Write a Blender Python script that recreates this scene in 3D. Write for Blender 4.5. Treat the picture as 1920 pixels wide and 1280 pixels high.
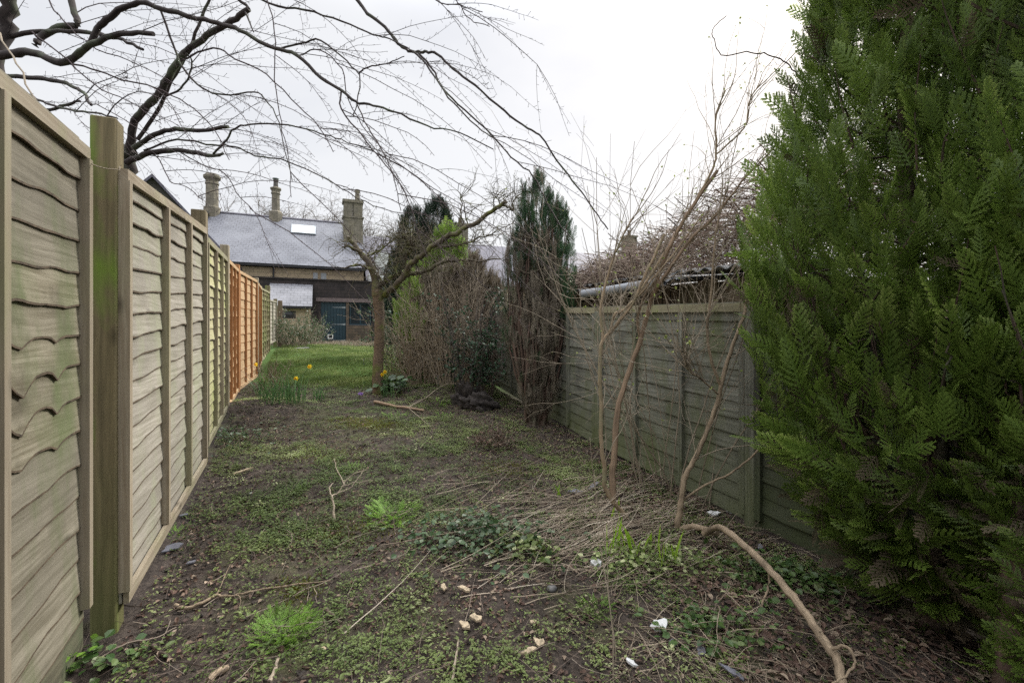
import bpy, math, random
import numpy as np
from mathutils import Vector
R = math.radians
rng = np.random.default_rng(7); rnd = random.Random(11)
for o in list(bpy.data.objects): bpy.data.objects.remove(o)
S = bpy.context.scene; C = S.collection
# ------------------------------------------------ camera, sky, sun
FPX, CX, HY, CH = 853.33, 960.0, 625.0, 1.2
cd = bpy.data.cameras.new('camera'); cd.lens = 16; cd.sensor_width = 36; cd.clip_start = .05; cd.clip_end = 1500
cd.shift_y = -(640-HY)/1920
cam = bpy.data.objects.new('camera', cd); cam.location = (0, 0, CH); cam.rotation_euler = (R(90), 0, 0)
C.objects.link(cam); S.camera = cam
SUN_EL, SUN_AZ = 38, 38            # azimuth: degrees from +Y towards +X
W = bpy.data.worlds.new("World"); S.world = W; W.use_nodes = True
wn, wl = W.node_tree.nodes, W.node_tree.links; wn.clear()
wo = wn.new('ShaderNodeOutputWorld'); bg = wn.new('ShaderNodeBackground'); bg.inputs[1].default_value = .1
sk = wn.new('ShaderNodeTexSky'); sk.sky_type = 'NISHITA'; sk.sun_disc = False; sk.sun_elevation = R(SUN_EL); sk.sun_rotation = R(SUN_AZ)
sk.dust_density = 4
tc = wn.new('ShaderNodeTexCoord'); mp = wn.new('ShaderNodeMapping'); mp.inputs['Scale'].default_value = (1, 1, 2.2)
nz = wn.new('ShaderNodeTexNoise'); nz.inputs['Scale'].default_value = 1.7; nz.inputs['Detail'].default_value = 6; nz.inputs['Roughness'].default_value = .5
cr = wn.new('ShaderNodeValToRGB')
cr.color_ramp.elements[0].position = .33; cr.color_ramp.elements[0].color = (7.6, 7.8, 8.3, 1)
cr.color_ramp.elements[1].position = .58; cr.color_ramp.elements[1].color = (9.3, 9.35, 9.5, 1)
mx = wn.new('ShaderNodeMix'); mx.data_type = 'RGBA'; mx.inputs[0].default_value = .94
wl.new(tc.outputs['Generated'], mp.inputs[0]); wl.new(mp.outputs[0], nz.inputs[0]); wl.new(nz.outputs[0], cr.inputs[0])
sx = wn.new('ShaderNodeSeparateXYZ'); wl.new(tc.outputs['Generated'], sx.inputs[0])
zr = wn.new('ShaderNodeMapRange'); zr.interpolation_type = 'SMOOTHSTEP'
for k_, v_ in ((1, .54), (2, .9), (3, .30), (4, 1.5)): zr.inputs[k_].default_value = v_
wl.new(sx.outputs[2], zr.inputs[0])      # overcast: the cloud is brighter overhead than low down
sc_ = wn.new('ShaderNodeVectorMath'); sc_.operation = 'SCALE'
wl.new(cr.outputs[0], sc_.inputs[0]); wl.new(zr.outputs[0], sc_.inputs['Scale'])
wl.new(sk.outputs[0], mx.inputs[6]); wl.new(sc_.outputs[0], mx.inputs[7]); wl.new(mx.outputs[2], bg.inputs[0]); wl.new(bg.outputs[0], wo.inputs[0])
sd = bpy.data.lights.new('sun', 'SUN'); sd.energy = 1.5; sd.angle = R(14); sd.color = (1, .96, .9)
sun = bpy.data.objects.new('sun', sd); C.objects.link(sun)
_d = Vector((math.sin(R(SUN_AZ))*math.cos(R(SUN_EL)), math.cos(R(SUN_AZ))*math.cos(R(SUN_EL)), math.sin(R(SUN_EL))))
sun.rotation_euler = _d.to_track_quat('Z', 'Y').to_euler()
vs = S.view_settings; vs.view_transform = 'Standard'; vs.look = 'None'; vs.gamma = 1; vs.exposure = 1.68
S.cycles.max_bounces = 6; S.cycles.transparent_max_bounces = 4; S.cycles.use_denoising = False

# ------------------------------------------------ helpers
def P(x, y, Z): return np.array(((x-CX)/FPX*Z, Z, CH+(HY-y)/FPX*Z))
def nrm(a):
    a = np.asarray(a, float); return a/(np.linalg.norm(a, axis=-1, keepdims=True)+1e-9)
def _hash(i, j, s):
    n = (i*374761393+j*668265263+s*1442695041) & 0x7fffffff
    n = ((n ^ (n >> 13))*1274126177) & 0x7fffffff
    return ((n ^ (n >> 16)) & 0xffff)/65535.
def vnoise(x, y, s=0):
    x = np.asarray(x, float); y = np.asarray(y, float)
    i = np.floor(x).astype(np.int64); j = np.floor(y).astype(np.int64); u = x-i; v = y-j
    u = u*u*(3-2*u); v = v*v*(3-2*v)
    return (_hash(i, j, s)*(1-u)+_hash(i+1, j, s)*u)*(1-v)+(_hash(i, j+1, s)*(1-u)+_hash(i+1, j+1, s)*u)*v
def fbm(x, y, s=0, o=4):
    t = 0; a = .5
    for k in range(o): t = t+a*vnoise(x*2**k, y*2**k, s+k*17); a *= .5
    return t
class MB:
    def __init__(s): s.v = []; s.f = []; s.n = 0; s.uv = []; s.r = []; s.mi = []
    def add(s, v, faces, uv=None, r=0.0, mi=0):
        v = np.asarray(v, float).reshape(-1, 3); s.v.append(v)
        s.r.append(np.full(len(v), r) if np.isscalar(r) else np.asarray(r))
        groups = faces if isinstance(faces, list) and len(faces) and isinstance(faces[0], np.ndarray) and faces[0].ndim == 2 else [np.asarray(faces)]
        for g in groups:
            s.f.append(g+s.n); s.mi.append(np.full(len(g), mi, np.int32))
            if uv is not None: s.uv.append(np.asarray(uv, float)[g.ravel()])
            else: s.uv.append(np.zeros((g.size, 2)))
        s.n += len(v)
    def box(s, lo, hi, r=0.0, B=None):
        x0, y0, z0 = lo; x1, y1, z1 = hi
        v = np.array([(x0, y0, z0), (x1, y0, z0), (x1, y1, z0), (x0, y1, z0), (x0, y0, z1), (x1, y0, z1), (x1, y1, z1), (x0, y1, z1)])
        vv = []; ff = []; uu = []
        for k, (q, ax) in enumerate((((0, 3, 2, 1), (0, 1)), ((4, 5, 6, 7), (0, 1)), ((0, 1, 5, 4), (0, 2)), ((1, 2, 6, 5), (1, 2)), ((2, 3, 7, 6), (0, 2)), ((3, 0, 4, 7), (1, 2)))):
            p = v[list(q)]; vv.append(p); uu.append(p[:, list(ax)]); ff.append([4*k, 4*k+1, 4*k+2, 4*k+3])
        vv = np.concatenate(vv)
        if B is not None: vv = B(vv)
        s.add(vv, np.array(ff), uv=np.concatenate(uu), r=r)
    def obox(s, a, b, w, t, up=(0, 0, 1), r=0.0, uoff=0):
        """bar from a to b: w across (horizontal side), t along up"""
        a = np.asarray(a, float); b = np.asarray(b, float); L = np.linalg.norm(b-a); d = (b-a)/L
        sd_ = nrm(np.cross(d, up)); u2 = np.cross(sd_, d)
        def B(q): return a+q[:, :1]*d+q[:, 1:2]*sd_+q[:, 2:]*u2
        s.box((0, -w/2, -t/2), (L, w/2, t/2), r, B)
    def tube(s, pts, rad, n=6, r=0.0, cap=True):
        pts = np.asarray(pts, float); m = len(pts); rad = np.broadcast_to(np.asarray(rad, float), (m,))
        T = np.gradient(pts, axis=0); T = nrm(T)
        ref = np.array((.31, .22, .93)) if abs(T[:, 2]).mean() < .8 else np.array((.93, .3, .1))
        A = nrm(np.cross(T, ref)); Bn = np.cross(T, A)
        an = np.arange(n)*2*math.pi/n
        v = pts[:, None]+rad[:, None, None]*(np.cos(an)[None, :, None]*A[:, None]+np.sin(an)[None, :, None]*Bn[:, None])
        i = np.arange(m-1)[:, None]*n; j = np.arange(n)[None]; k = (j+1) % n
        F = np.stack([i+j, i+k, i+n+k, i+n+j], -1).reshape(-1, 4)
        cl = np.r_[0, np.cumsum(np.linalg.norm(np.diff(pts, axis=0), axis=1))]
        uv = np.stack([np.repeat(cl, n), np.tile(j[0]/n*.3, m)], -1)
        s.add(v.reshape(-1, 3), F, uv=uv, r=r)
        if cap and n > 3: s.add(v[-1], np.arange(n)[None], r=r); s.add(v[0][::-1], np.arange(n)[None], r=r)
    def inst(s, tv, tf, pos, rot, sc, r=None, tr=None, mi=0):
        N = len(pos); tv = np.asarray(tv, float); tf = np.asarray(tf); n = len(tv)
        if N == 0: return
        sc = np.asarray(sc, float); sc = sc.reshape(N, 1, -1) if sc.ndim else sc
        v = np.einsum('nij,nkj->nki', rot, np.broadcast_to(tv[None], (N, n, 3))*sc)+np.asarray(pos)[:, None]
        F = (tf[None]+(np.arange(N)*n)[:, None, None]).reshape(-1, tf.shape[1])
        rr = np.zeros(N) if r is None else np.asarray(r); rr = np.repeat(rr, n)
        if tr is not None: rr = np.clip(rr+np.tile(tr, N), 0, 1)
        s.add(v.reshape(-1, 3), F, r=rr, mi=mi)
    def build(s, name, mats, parent=None, smooth=False):
        me = bpy.data.meshes.new(name); V = np.concatenate(s.v)
        if parent is not None:
            M = np.array(parent_world(parent).inverted()); V = V@M[:3, :3].T+M[:3, 3]
        me.vertices.add(len(V)); me.vertices.foreach_set('co', V.ravel().astype(np.float32))
        ln = np.concatenate([np.full(len(f), f.shape[1]) for f in s.f]); li = np.concatenate([f.ravel() for f in s.f])
        me.loops.add(len(li)); me.loops.foreach_set('vertex_index', li.astype(np.int32))
        me.polygons.add(len(ln)); me.polygons.foreach_set('loop_start', (np.cumsum(ln)-ln).astype(np.int32))
        me.polygons.foreach_set('loop_total', ln.astype(np.int32))
        me.polygons.foreach_set('material_index', np.concatenate(s.mi).astype(np.int32))
        me.polygons.foreach_set('use_smooth', np.full(len(ln), smooth, bool))
        uvl = me.uv_layers.new(name='UVMap'); uvl.data.foreach_set('uv', np.concatenate(s.uv).ravel().astype(np.float32))
        at = me.attributes.new('rnd', 'FLOAT', 'POINT'); at.data.foreach_set('value', np.concatenate(s.r).astype(np.float32))
        me.update(calc_edges=True); me.validate()
        if not isinstance(mats, (list, tuple)): mats = [mats]
        for m in mats: me.materials.append(m)
        o = bpy.data.objects.new(name, me); C.objects.link(o)
        if parent is not None: o.parent = parent
        return o
def parent_world(p):
    from mathutils import Matrix
    M = Matrix.LocRotScale(p.location, p.rotation_euler, None)
    return parent_world(p.parent)@M if p.parent else M
def tag(o, label=None, cat=None, group=None, kind=None):
    for k, v in (('label', label), ('category', cat), ('group', group), ('kind', kind)):
        if v: o[k] = v
    return o
def thing(name, label, cat, loc=(0, 0, 0), rz=0, group=None):
    o = bpy.data.objects.new(name, None); C.objects.link(o); o.location = [float(c) for c in loc]; o.rotation_euler = (0, 0, rz)
    o.empty_display_size = .1
    return tag(o, label, cat, group)
def rots(axis, nref=None, n=None):
    """rotation matrices: template x=side, y=axis, z=normal"""
    a = nrm(axis)
    q = rng.normal(size=a.shape) if nref is None else np.broadcast_to(np.asarray(nref, float), a.shape)
    x = nrm(np.cross(a, q)); z = np.cross(x, a)
    return np.stack([x, a, z], -1)

# ------------------------------------------------ materials
class NT:
    def __init__(s, name):
        s.m = bpy.data.materials.new(name); s.m.use_nodes = True; s.N = s.m.node_tree.nodes; s.L = s.m.node_tree.links; s.N.clear()
        s.out = s.N.new('ShaderNodeOutputMaterial')
    def n(s, t, ins=None, **kw):
        o = s.N.new('ShaderNode'+t)
        for k, v in kw.items(): setattr(o, k, v)
        for k, v in (ins or {}).items():
            if hasattr(v, 'is_linked') or isinstance(v, bpy.types.NodeSocket): s.L.new(v, o.inputs[k])
            else: o.inputs[k].default_value = v
        return o
    def mix(s, f, a, b, mode='MIX'):
        o = s.N.new('ShaderNodeMix'); o.data_type = 'RGBA'; o.blend_type = mode
        for k, v in ((0, f), (6, a), (7, b)):
            if isinstance(v, bpy.types.NodeSocket): s.L.new(v, o.inputs[k])
            else: o.inputs[k].default_value = (*v, 1) if isinstance(v, (tuple, list)) and len(v) == 3 else v
        return o.outputs[2]
    def noise(s, vec, scale, detail=4, rough=.55, dist=0):
        o = s.n('TexNoise', {'Scale': scale, 'Detail': detail, 'Roughness': rough, 'Distortion': dist})
        if vec is not None: s.L.new(vec, o.inputs['Vector'])
        return o.outputs[0]
    def ramp(s, f, lo, hi):
        o = s.n('MapRange', {0: f, 1: lo, 2: hi}); o.clamp = True; return o.outputs[0]
    def map(s, vec, scale=(1, 1, 1), loc=(0, 0, 0)):
        o = s.n('Mapping'); s.L.new(vec, o.inputs[0]); o.inputs['Scale'].default_value = scale; o.inputs['Location'].default_value = loc; return o.outputs[0]
    def math(s, op, a, b=0.0):
        o = s.N.new('ShaderNodeMath'); o.operation = op
        for k, v in ((0, a), (1, b)):
            if isinstance(v, bpy.types.NodeSocket): s.L.new(v, o.inputs[k])
            else: o.inputs[k].default_value = v
        return o.outputs[0]
    def done(s, col, rough=.8, bump=None, bs=.3, bd=.01, spec=.3, metal=0, trans=0):
        b = s.n('BsdfPrincipled', {'Roughness': rough, 'Specular IOR Level': spec, 'Metallic': metal})
        if isinstance(col, bpy.types.NodeSocket): s.L.new(col, b.inputs['Base Color'])
        else: b.inputs['Base Color'].default_value = (*col, 1)
        if bump is not None:
            bn = s.n('Bump', {'Height': bump, 'Strength': bs, 'Distance': bd}); s.L.new(bn.outputs[0], b.inputs['Normal'])
        sh = b.outputs[0]
        if trans:
            t = s.n('BsdfTranslucent')
            if isinstance(col, bpy.types.NodeSocket): s.L.new(col, t.inputs[0])
            else: t.inputs[0].default_value = (*col, 1)
            m = s.n('MixShader', {0: trans}); s.L.new(sh, m.inputs[1]); s.L.new(t.outputs[0], m.inputs[2]); sh = m.outputs[0]
        s.L.new(sh, s.out.inputs[0]); return s.m
def attr(t): return t.n('Attribute', attribute_name='rnd').outputs['Fac']
def leafmat(name, c1, c2, c3=None, trans=.3, rough=.5, big=None):
    t = NT(name); r = attr(t)
    col = t.mix(r, c1, c2)
    if c3: col = t.mix(t.ramp(r, .72, 1.0), col, c3)
    g = t.n('NewGeometry').outputs['Position']
    col = t.mix(t.ramp(t.noise(g, 2.5, 3), .35, .65), col, t.mix(1.0, col, (.62, .62, .6), 'MULTIPLY'))
    return t.done(col, rough, trans=trans, spec=.35)
def barkmat(name, c1, c2, c3=None, scale=30, stretch=.15, bs=.6, bd=.004):
    t = NT(name); uv = t.n('UVMap').outputs[0]; g = t.n('NewGeometry').outputs['Position']
    a = t.noise(t.map(uv, (scale*stretch, scale, 1)), 1.0, 5, .6); b = t.noise(g, 6, 4)
    col = t.mix(t.ramp(a, .35, .65), c1, c2)
    if c3: col = t.mix(t.ramp(b, .5, .68), col, c3)
    return t.done(col, .85, bump=a, bs=bs, bd=bd)
def woodmat(name, c1, c2, green=None, gamt=.3, dark=.35, rnd_amt=.6, scale=1.0, low_green=None):
    """sawn timber, UV u along the board in metres, v across"""
    t = NT(name); uv = t.n('UVMap').outputs[0]; g = t.n('NewGeometry').outputs['Position']; r = attr(t)
    off = t.n('CombineXYZ', {0: t.math('MULTIPLY', r, 37.), 1: t.math('MULTIPLY', r, 91.)}).outputs[0]
    uv2 = t.n('VectorMath', {0: uv, 1: off}, operation='ADD').outputs[0]
    warp = t.noise(t.map(uv2, (2.2, 9, 1)), 1, 2); 
    gr = t.n('VectorMath', {0: uv2, 1: t.n('CombineXYZ', {1: t.math('MULTIPLY', warp, .035)}).outputs[0]}, operation='ADD').outputs[0]
    grain = t.noise(t.map(gr, (2.2*scale, 55*scale, 1)), 1, 4, .6)
    fine = t.noise(t.map(gr, (9*scale, 380*scale, 1)), 1, 2)
    col = t.mix(t.ramp(grain, .36, .64), c1, c2)
    col = t.mix(t.math('MULTIPLY', t.ramp(fine, .5, .75), .35), col, tuple(c*.5 for c in c1))
    vo = t.n('TexVoronoi', {'Vector': t.map(uv2, (3.1, 7.5, 1)), 'Scale': 1.0}); kn = t.ramp(vo.outputs['Distance'], .17, .03)
    col = t.mix(t.math('MULTIPLY', kn, .8), col, tuple(c*.22 for c in c1))
    blot = t.noise(g, 3.2, 5, .6)
    col = t.mix(t.math('MULTIPLY', t.ramp(blot, .5, .72), dark), col, tuple(c*.35 for c in c1))
    col = t.mix(t.math('MULTIPLY', r, rnd_amt), col, tuple(c*.55 for c in c2))
    if green:
        gm = t.ramp(t.noise(t.map(g, (1, 1, .35)), 4.5, 4), .47, .66)
        col = t.mix(t.math('MULTIPLY', gm, gamt), col, green)
    if low_green:
        z = t.n('SeparateXYZ', {0: g}).outputs[2]
        lm = t.ramp(t.math('ADD', z, t.math('MULTIPLY', blot, .9)), 1.15, .35)
        col = t.mix(t.math('MULTIPLY', lm, .6), col, low_green)
    return t.done(col, .8, bump=t.math('ADD', grain, t.math('MULTIPLY', fine, .4)), bs=.5, bd=.002, spec=.2)
def simple(name, col, rough=.6, metal=0, n=.15, scale=12, spec=.4):
    t = NT(name); g = t.n('NewGeometry').outputs['Position']; a = t.noise(g, scale, 5, .6)
    c = t.mix(t.ramp(a, .35, .7), col, tuple(x*(1-n*2.2) for x in col)); return t.done(c, rough, metal=metal, spec=spec, bump=a, bs=.15, bd=.003)
M = {}
M['wood_pale'] = woodmat('weathered_pale_timber', (.22, .20, .155), (.385, .355, .30), (.27, .31, .17), .35, .22)
M['wood_near'] = woodmat('weathered_brown_timber', (.135, .12, .085), (.265, .24, .185), (.10, .12, .055), .75, .6)
M['waney_lap_line'] = simple('bark_edge_lap_shadow', (.11, .08, .05), .9, n=.3, scale=30)  # bark-brown edge strip, also painting in the shadow line under each lap
M['wood_stained'] = woodmat('black_knotted_timber', (.15, .13, .085), (.3, .27, .2), (.09, .12, .045), .7, 1.0)
M['wood_frame'] = woodmat('frame_timber', (.24, .19, .13), (.37, .32, .24), (.2, .22, .1), .35, .25)
M['wood_yellow'] = woodmat('green_treated_timber', (.34, .31, .17), (.48, .45, .28), (.33, .38, .13), .6, .18)
M['wood_orange'] = woodmat('orange_stained_timber', (.36, .235, .13), (.50, .36, .21), None, 0, .12, .15)
M['batten_orange'] = woodmat('orange_batten', (.30, .14, .06), (.42, .21, .09), None, 0, .2, .15)
M['post'] = woodmat('post_timber', (.15, .12, .07), (.23, .19, .12), (.12, .18, .035), .8, .3)
M['post_green'] = woodmat('algae_green_post_timber', (.12, .10, .055), (.22, .18, .10), (.15, .27, .02), 1.0, .25, low_green=(.07, .095, .02))
M['inner_post'] = woodmat('mossy_frame_timber', (.07, .065, .045), (.15, .14, .095), (.055, .085, .04), .7, .4)
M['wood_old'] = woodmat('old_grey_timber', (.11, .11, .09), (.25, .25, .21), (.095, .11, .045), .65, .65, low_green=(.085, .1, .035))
M['wood_old_shaded'] = woodmat('old_shaded_timber', (.045, .045, .038), (.09, .09, .075), (.06, .075, .035), .6, .5, low_green=(.06, .075, .03))  # darker copy of the old fence timber; conifer shade put into the colour
M['capping'] = woodmat('pale_capping_timber', (.22, .2, .13), (.34, .31, .21), (.25, .27, .12), .4, .25)
M['shed_wood'] = woodmat('shed_timber', (.10, .07, .045), (.2, .15, .1), (.13, .14, .07), .5, .5)
def m_ground():
    t = NT('bare_soil'); g = t.n('NewGeometry').outputs['Position']
    a = t.noise(g, 9, 8, .65); b = t.noise(g, 1.3, 4); c = t.noise(g, 60, 4, .7)
    col = t.mix(t.ramp(a, .35, .65), (.018, .0145, .0125), (.062, .049, .041))
    col = t.mix(t.math('MULTIPLY', t.ramp(c, .5, .7), .5), col, (.15, .12, .09))
    moss = t.math('MULTIPLY', t.ramp(b, .5, .62), t.ramp(a, .42, .58))
    col = t.mix(t.math('MULTIPLY', moss, .6), col, (.05, .062, .016))
    xyz = t.n('SeparateXYZ', {0: g}); y = t.math('ADD', xyz.outputs[1], t.math('MULTIPLY', b, 2.0))
    col = t.mix(t.ramp(y, 8.6, 9.4), col, (.05, .09, .02))
    return t.done(col, .95, bump=t.math('ADD', a, t.math('MULTIPLY', c, .5)), bs=.9, bd=.02, spec=.15)
M['ground'] = m_ground()
def m_stone(name, c1, c2, mortar, dark=(.03, .03, .03), damt=.5, bw=.42, bh=.2):
    t = NT(name); uv = t.n('UVMap').outputs[0]; g = t.n('NewGeometry').outputs['Position']
    br = t.n('TexBrick', {'Vector': uv, 'Color1': (*c1, 1), 'Color2': (*c2, 1), 'Mortar': (*mortar, 1), 'Scale': 1.0, 'Mortar Size': .012, 'Brick Width': bw, 'Row Height': bh, 'Bias': 0.0})
    n1 = t.noise(g, 3, 6, .65); n2 = t.noise(g, 14, 4)
    col = t.mix(t.math('MULTIPLY', t.ramp(n1, .42, .65), damt), br.outputs[0], dark)
    col = t.mix(t.math('MULTIPLY', n2, .5), col, t.mix(1.0, col, (.6, .6, .6), 'MULTIPLY'))
    return t.done(col, .9, bump=t.math('ADD', n2, br.outputs[1]), bs=.5, bd=.02)
M['stone'] = m_stone('honey_limestone', (.52, .41, .27), (.43, .34, .23), (.33, .28, .2), (.22, .17, .13), .4)
M['dark_stone'] = m_stone('blackened_rubble_stone', (.055, .043, .042), (.038, .031, .033), (.03, .026, .026), (.015, .013, .014), .6, .3, .16)
M['brown_stone'] = m_stone('brown_rubble_stone', (.17, .12, .085), (.10, .075, .06), (.07, .06, .05), (.035, .035, .025), .55, .28, .14)
M['chimney_stone'] = m_stone('lichened_chimney_stone', (.27, .24, .18), (.2, .18, .145), (.16, .15, .12), (.09, .085, .06), .6, .4, .3)
def m_slate(name, c1, c2, light, lamt=.4):
    t = NT(name); uv = t.n('UVMap').outputs[0]; g = t.n('NewGeometry').outputs['Position']
    br = t.n('TexBrick', {'Vector': uv, 'Color1': (*c1, 1), 'Color2': (*c2, 1), 'Mortar': (.022, .022, .028, 1), 'Scale': 1.0, 'Mortar Size': .016, 'Brick Width': .28, 'Row Height': .21})
    n1 = t.noise(g, .8, 6, .65)
    col = t.mix(t.math('MULTIPLY', t.ramp(n1, .42, .62), lamt), br.outputs[0], light)
    return t.done(col, .42, bump=br.outputs[1], bs=-.5, bd=.02, spec=.5)
M['slate'] = m_slate('grey_slate', (.078, .082, .105), (.115, .12, .145), (.18, .188, .215), .5)
M['slate_light'] = m_slate('pale_slate', (.085, .087, .10), (.12, .122, .14), (.2, .2, .22), .5)
M['slate_dark'] = m_slate('purple_slate', (.085, .08, .11), (.12, .11, .14), (.16, .15, .19), .4)
M['teal'] = simple('teal_paint', (.015, .040, .056), .5)
M['dark'] = simple('dark_gutter', (.02, .02, .022), .5)
M['iron'] = simple('galvanised_iron', (.35, .38, .4), .45, .4)
M['white'] = simple('white_paint', (.78, .78, .75), .5, n=.06)
M['render_white'] = simple('white_render', (.6, .61, .6), .9, n=.1, scale=2)
M['glass'] = simple('window_glass', (.03, .035, .04), .06, n=.1, spec=.8)
M['glass_sky'] = simple('skylight_glass', (.6, .66, .66), .12, .75, n=.02, spec=.8)
M['interior'] = simple('dim_interior', (.05, .035, .03), .9)
M['grey_pipe'] = simple('grey_plastic_pipe', (.25, .265, .29), .45, n=.12, scale=6)
M['corr'] = simple('corrugated_cement_sheet', (.30, .31, .32), .7, n=.3, scale=9)
M['lintel'] = simple('stone_lintel', (.17, .13, .13), .85, n=.2)
M['gable'] = m_stone('grey_brown_stone', (.13, .12, .11), (.10, .095, .09), (.09, .085, .08), (.06, .055, .05), .4)
M['barkA'] = barkmat('dark_cherry_bark', (.025, .02, .02), (.075, .062, .058), (.085, .1, .065), 24)
M['twig'] = barkmat('dark_twig_bark', (.03, .02, .022), (.07, .05, .05), None, 40, bs=.2)
M['bark_fruit'] = barkmat('brown_trunk_bark', (.06, .042, .028), (.17, .12, .08), (.1, .11, .03), 34, 1.6, 1.0, .012)
M['bark_limb'] = barkmat('mossy_limb_bark', (.05, .04, .03), (.11, .09, .06), (.12, .13, .035), 26)
M['bark_tan'] = barkmat('smooth_tan_bark', (.19, .14, .095), (.34, .265, .18), (.12, .09, .06), 34, .3, .8, .006)
M['bark_lilac'] = barkmat('tan_stem_bark', (.20, .145, .09), (.33, .25, .165), (.22, .2, .12), 26, .2, .5)
M['bark_brown'] = barkmat('flaky_brown_bark', (.15, .105, .07), (.30, .21, .14), None, 30, .15, .9)
M['bark_conifer'] = barkmat('stringy_conifer_bark', (.055, .036, .028), (.16, .105, .08), (.09, .085, .06), 40, .06, 1.0, .006)
M['dead_stem'] = barkmat('dry_grey_stem', (.17, .138, .10), (.335, .28, .21), None, 40, bs=.2)
M['stem_dark'] = barkmat('dark_brown_stem', (.075, .058, .046), (.175, .14, .11), None, 40, bs=.2)
M['conifer'] = leafmat('cypress_foliage', (.07, .125, .02), (.21, .31, .052), (.40, .49, .14), .45, .5)
M['conifer_dark'] = leafmat('dark_cypress_foliage', (.028, .07, .03), (.06, .125, .055), (.09, .17, .075), .35)
M['conifer_lime'] = leafmat('lime_cypress_foliage', (.16, .27, .04), (.3, .44, .08), None, .5)
M['conifer_dead'] = leafmat('dead_cypress_foliage', (.07, .054, .036), (.165, .128, .082), (.21, .165, .10), .2, .8)
M['conifer_greybrown'] = leafmat('bare_cypress_twigs', (.13, .11, .085), (.29, .245, .19), (.17, .17, .10), .2, .8)
M['yew'] = leafmat('yew_foliage', (.008, .022, .013), (.022, .048, .024), (.035, .07, .03), .2)
M['weed'] = leafmat('small_weed_leaves', (.09, .14, .035), (.28, .34, .11), (.55, .58, .32), .4)
M['weed_bright'] = leafmat('bright_feathery_leaves', (.15, .3, .035), (.3, .52, .08), None, .45)
M['bramble'] = leafmat('bramble_leaves', (.035, .075, .03), (.09, .15, .06), (.16, .2, .12), .25, .4)
M['ivy'] = leafmat('ivy_leaves', (.04, .085, .022), (.10, .16, .045), (.18, .22, .1), .25, .4)
M['laurel'] = leafmat('laurel_leaves', (.012, .04, .018), (.03, .08, .035), (.05, .11, .05), .15, .5)
M['moss'] = leafmat('yellow_moss', (.13, .14, .02), (.22, .22, .04), None, .3)
M['grass'] = leafmat('lawn_blades', (.10, .155, .04), (.21, .28, .085), (.36, .39, .16), .4)
M['blade'] = leafmat('iris_blades', (.26, .46, .03), (.42, .62, .08), None, .5, .4)
M['daff_leaf'] = leafmat('daffodil_leaves', (.06, .14, .05), (.14, .25, .09), None, .4, .4)
M['daff'] = leafmat('yellow_petals', (.85, .68, .03), (.9, .75, .08), None, .4)
M['orange_petal'] = leafmat('orange_trumpet', (.85, .5, .02), (.88, .58, .03), None, .3)
M['crocus'] = leafmat('mauve_petals', (.3, .16, .5), (.45, .3, .65), None, .4)
M['litter'] = leafmat('dead_leaf_litter', (.07, .042, .034), (.2, .125, .09), (.34, .27, .2), .1, .8)
M['straw'] = leafmat('dry_straw_stems', (.2, .155, .11), (.38, .31, .23), (.52, .45, .36), .1, .8)
M['fallen'] = leafmat('fallen_twig_bark', (.05, .035, .028), (.15, .11, .085), (.28, .23, .18), 0, .8)
M['bud'] = leafmat('opening_buds', (.25, .32, .08), (.4, .45, .15), None, .4)
M['brush'] = leafmat('cut_brush_stems', (.12, .08, .06), (.28, .2, .16), (.42, .34, .28), 0, .8)
M['clod'] = simple('soil_clods', (.045, .036, .03), .95, n=.3, scale=40)
M['peat'] = simple('dark_peat_lump', (.055, .046, .042), .95, n=.35, scale=45)
M['slatebit'] = simple('broken_slate', (.13, .13, .15), .6, n=.2)
M['barkchip'] = simple('pale_rotten_wood', (.5, .4, .27), .9, n=.3, scale=60)
M['paper'] = simple('white_scrap', (.58, .58, .58), .7, n=.08)
M['pebble'] = simple('grey_stone', (.16, .155, .15), .8, n=.3, scale=25)

# ------------------------------------------------ terrain
LP = np.array([(-.2, -.62), (-1.70, 1.93), (-2.49, 3.62), (-3.42, 5.42), (-4.21, 6.95), (-4.98, 8.85), (-5.93, 10.7), (-6.96, 13), (-7.79, 15), (-9.5, 18.5), (-13, 26)])
LG = [-.1, -.07, .13, .27, .31, .35, .52, .7, .74, .74, .74]
RY = [-1, 3.13, 4.93, 6, 8.4, 12, 22, 40]; RG = [-.2, -.12, -.04, .05, .27, .5, .74, .74]
def XL(y): return np.interp(y, LP[:, 1], LP[:, 0])
def XR(y): return 2.86-.383*np.asarray(y)
def gh(x, y, bumps=True):
    x = np.asarray(x, float); y = np.asarray(y, float)
    t = np.clip((x-XL(y))/(np.maximum(XR(y)-XL(y), 1)), 0, 1)
    z = np.interp(y, LP[:, 1], LG)*(1-t)+np.interp(y, RY, RG)*t
    if bumps:
        z = z+(fbm(x*1.1+5, y*1.1, 3)-.47)*.10+(fbm(x*6, y*6, 9)-.47)*.045
        z = z+.10*np.exp(-((x+3.1)**2/.45+(y-5.7)**2/.5))-.05*np.exp(-((x+2.85)**2/.2+(y-5.0)**2/.12))
        z = z+.12*np.exp(-((x+1.3)**2/.5+(y-7.3)**2/.35))
    return z
def onground(px, py):
    """world point where the view ray through a pixel meets the ground"""
    Z = 2.
    for _ in range(40):
        Z = .5*Z+.5*(CH-float(gh((px-CX)/FPX*Z, Z)))*FPX/(py-HY)
    p = P(px, py, Z); p[2] = float(gh(p[0], p[1])); return p
def axis_coords(lo, hi, st, far):
    a = list(np.arange(lo, hi, st)); s_ = st; x = a[-1]
    while x < far: s_ *= 1.25; x += s_; a.append(x)
    s_ = st; x = lo
    while x > -far: s_ *= 1.25; x -= s_; a.insert(0, x)
    return np.array(a)
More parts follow.
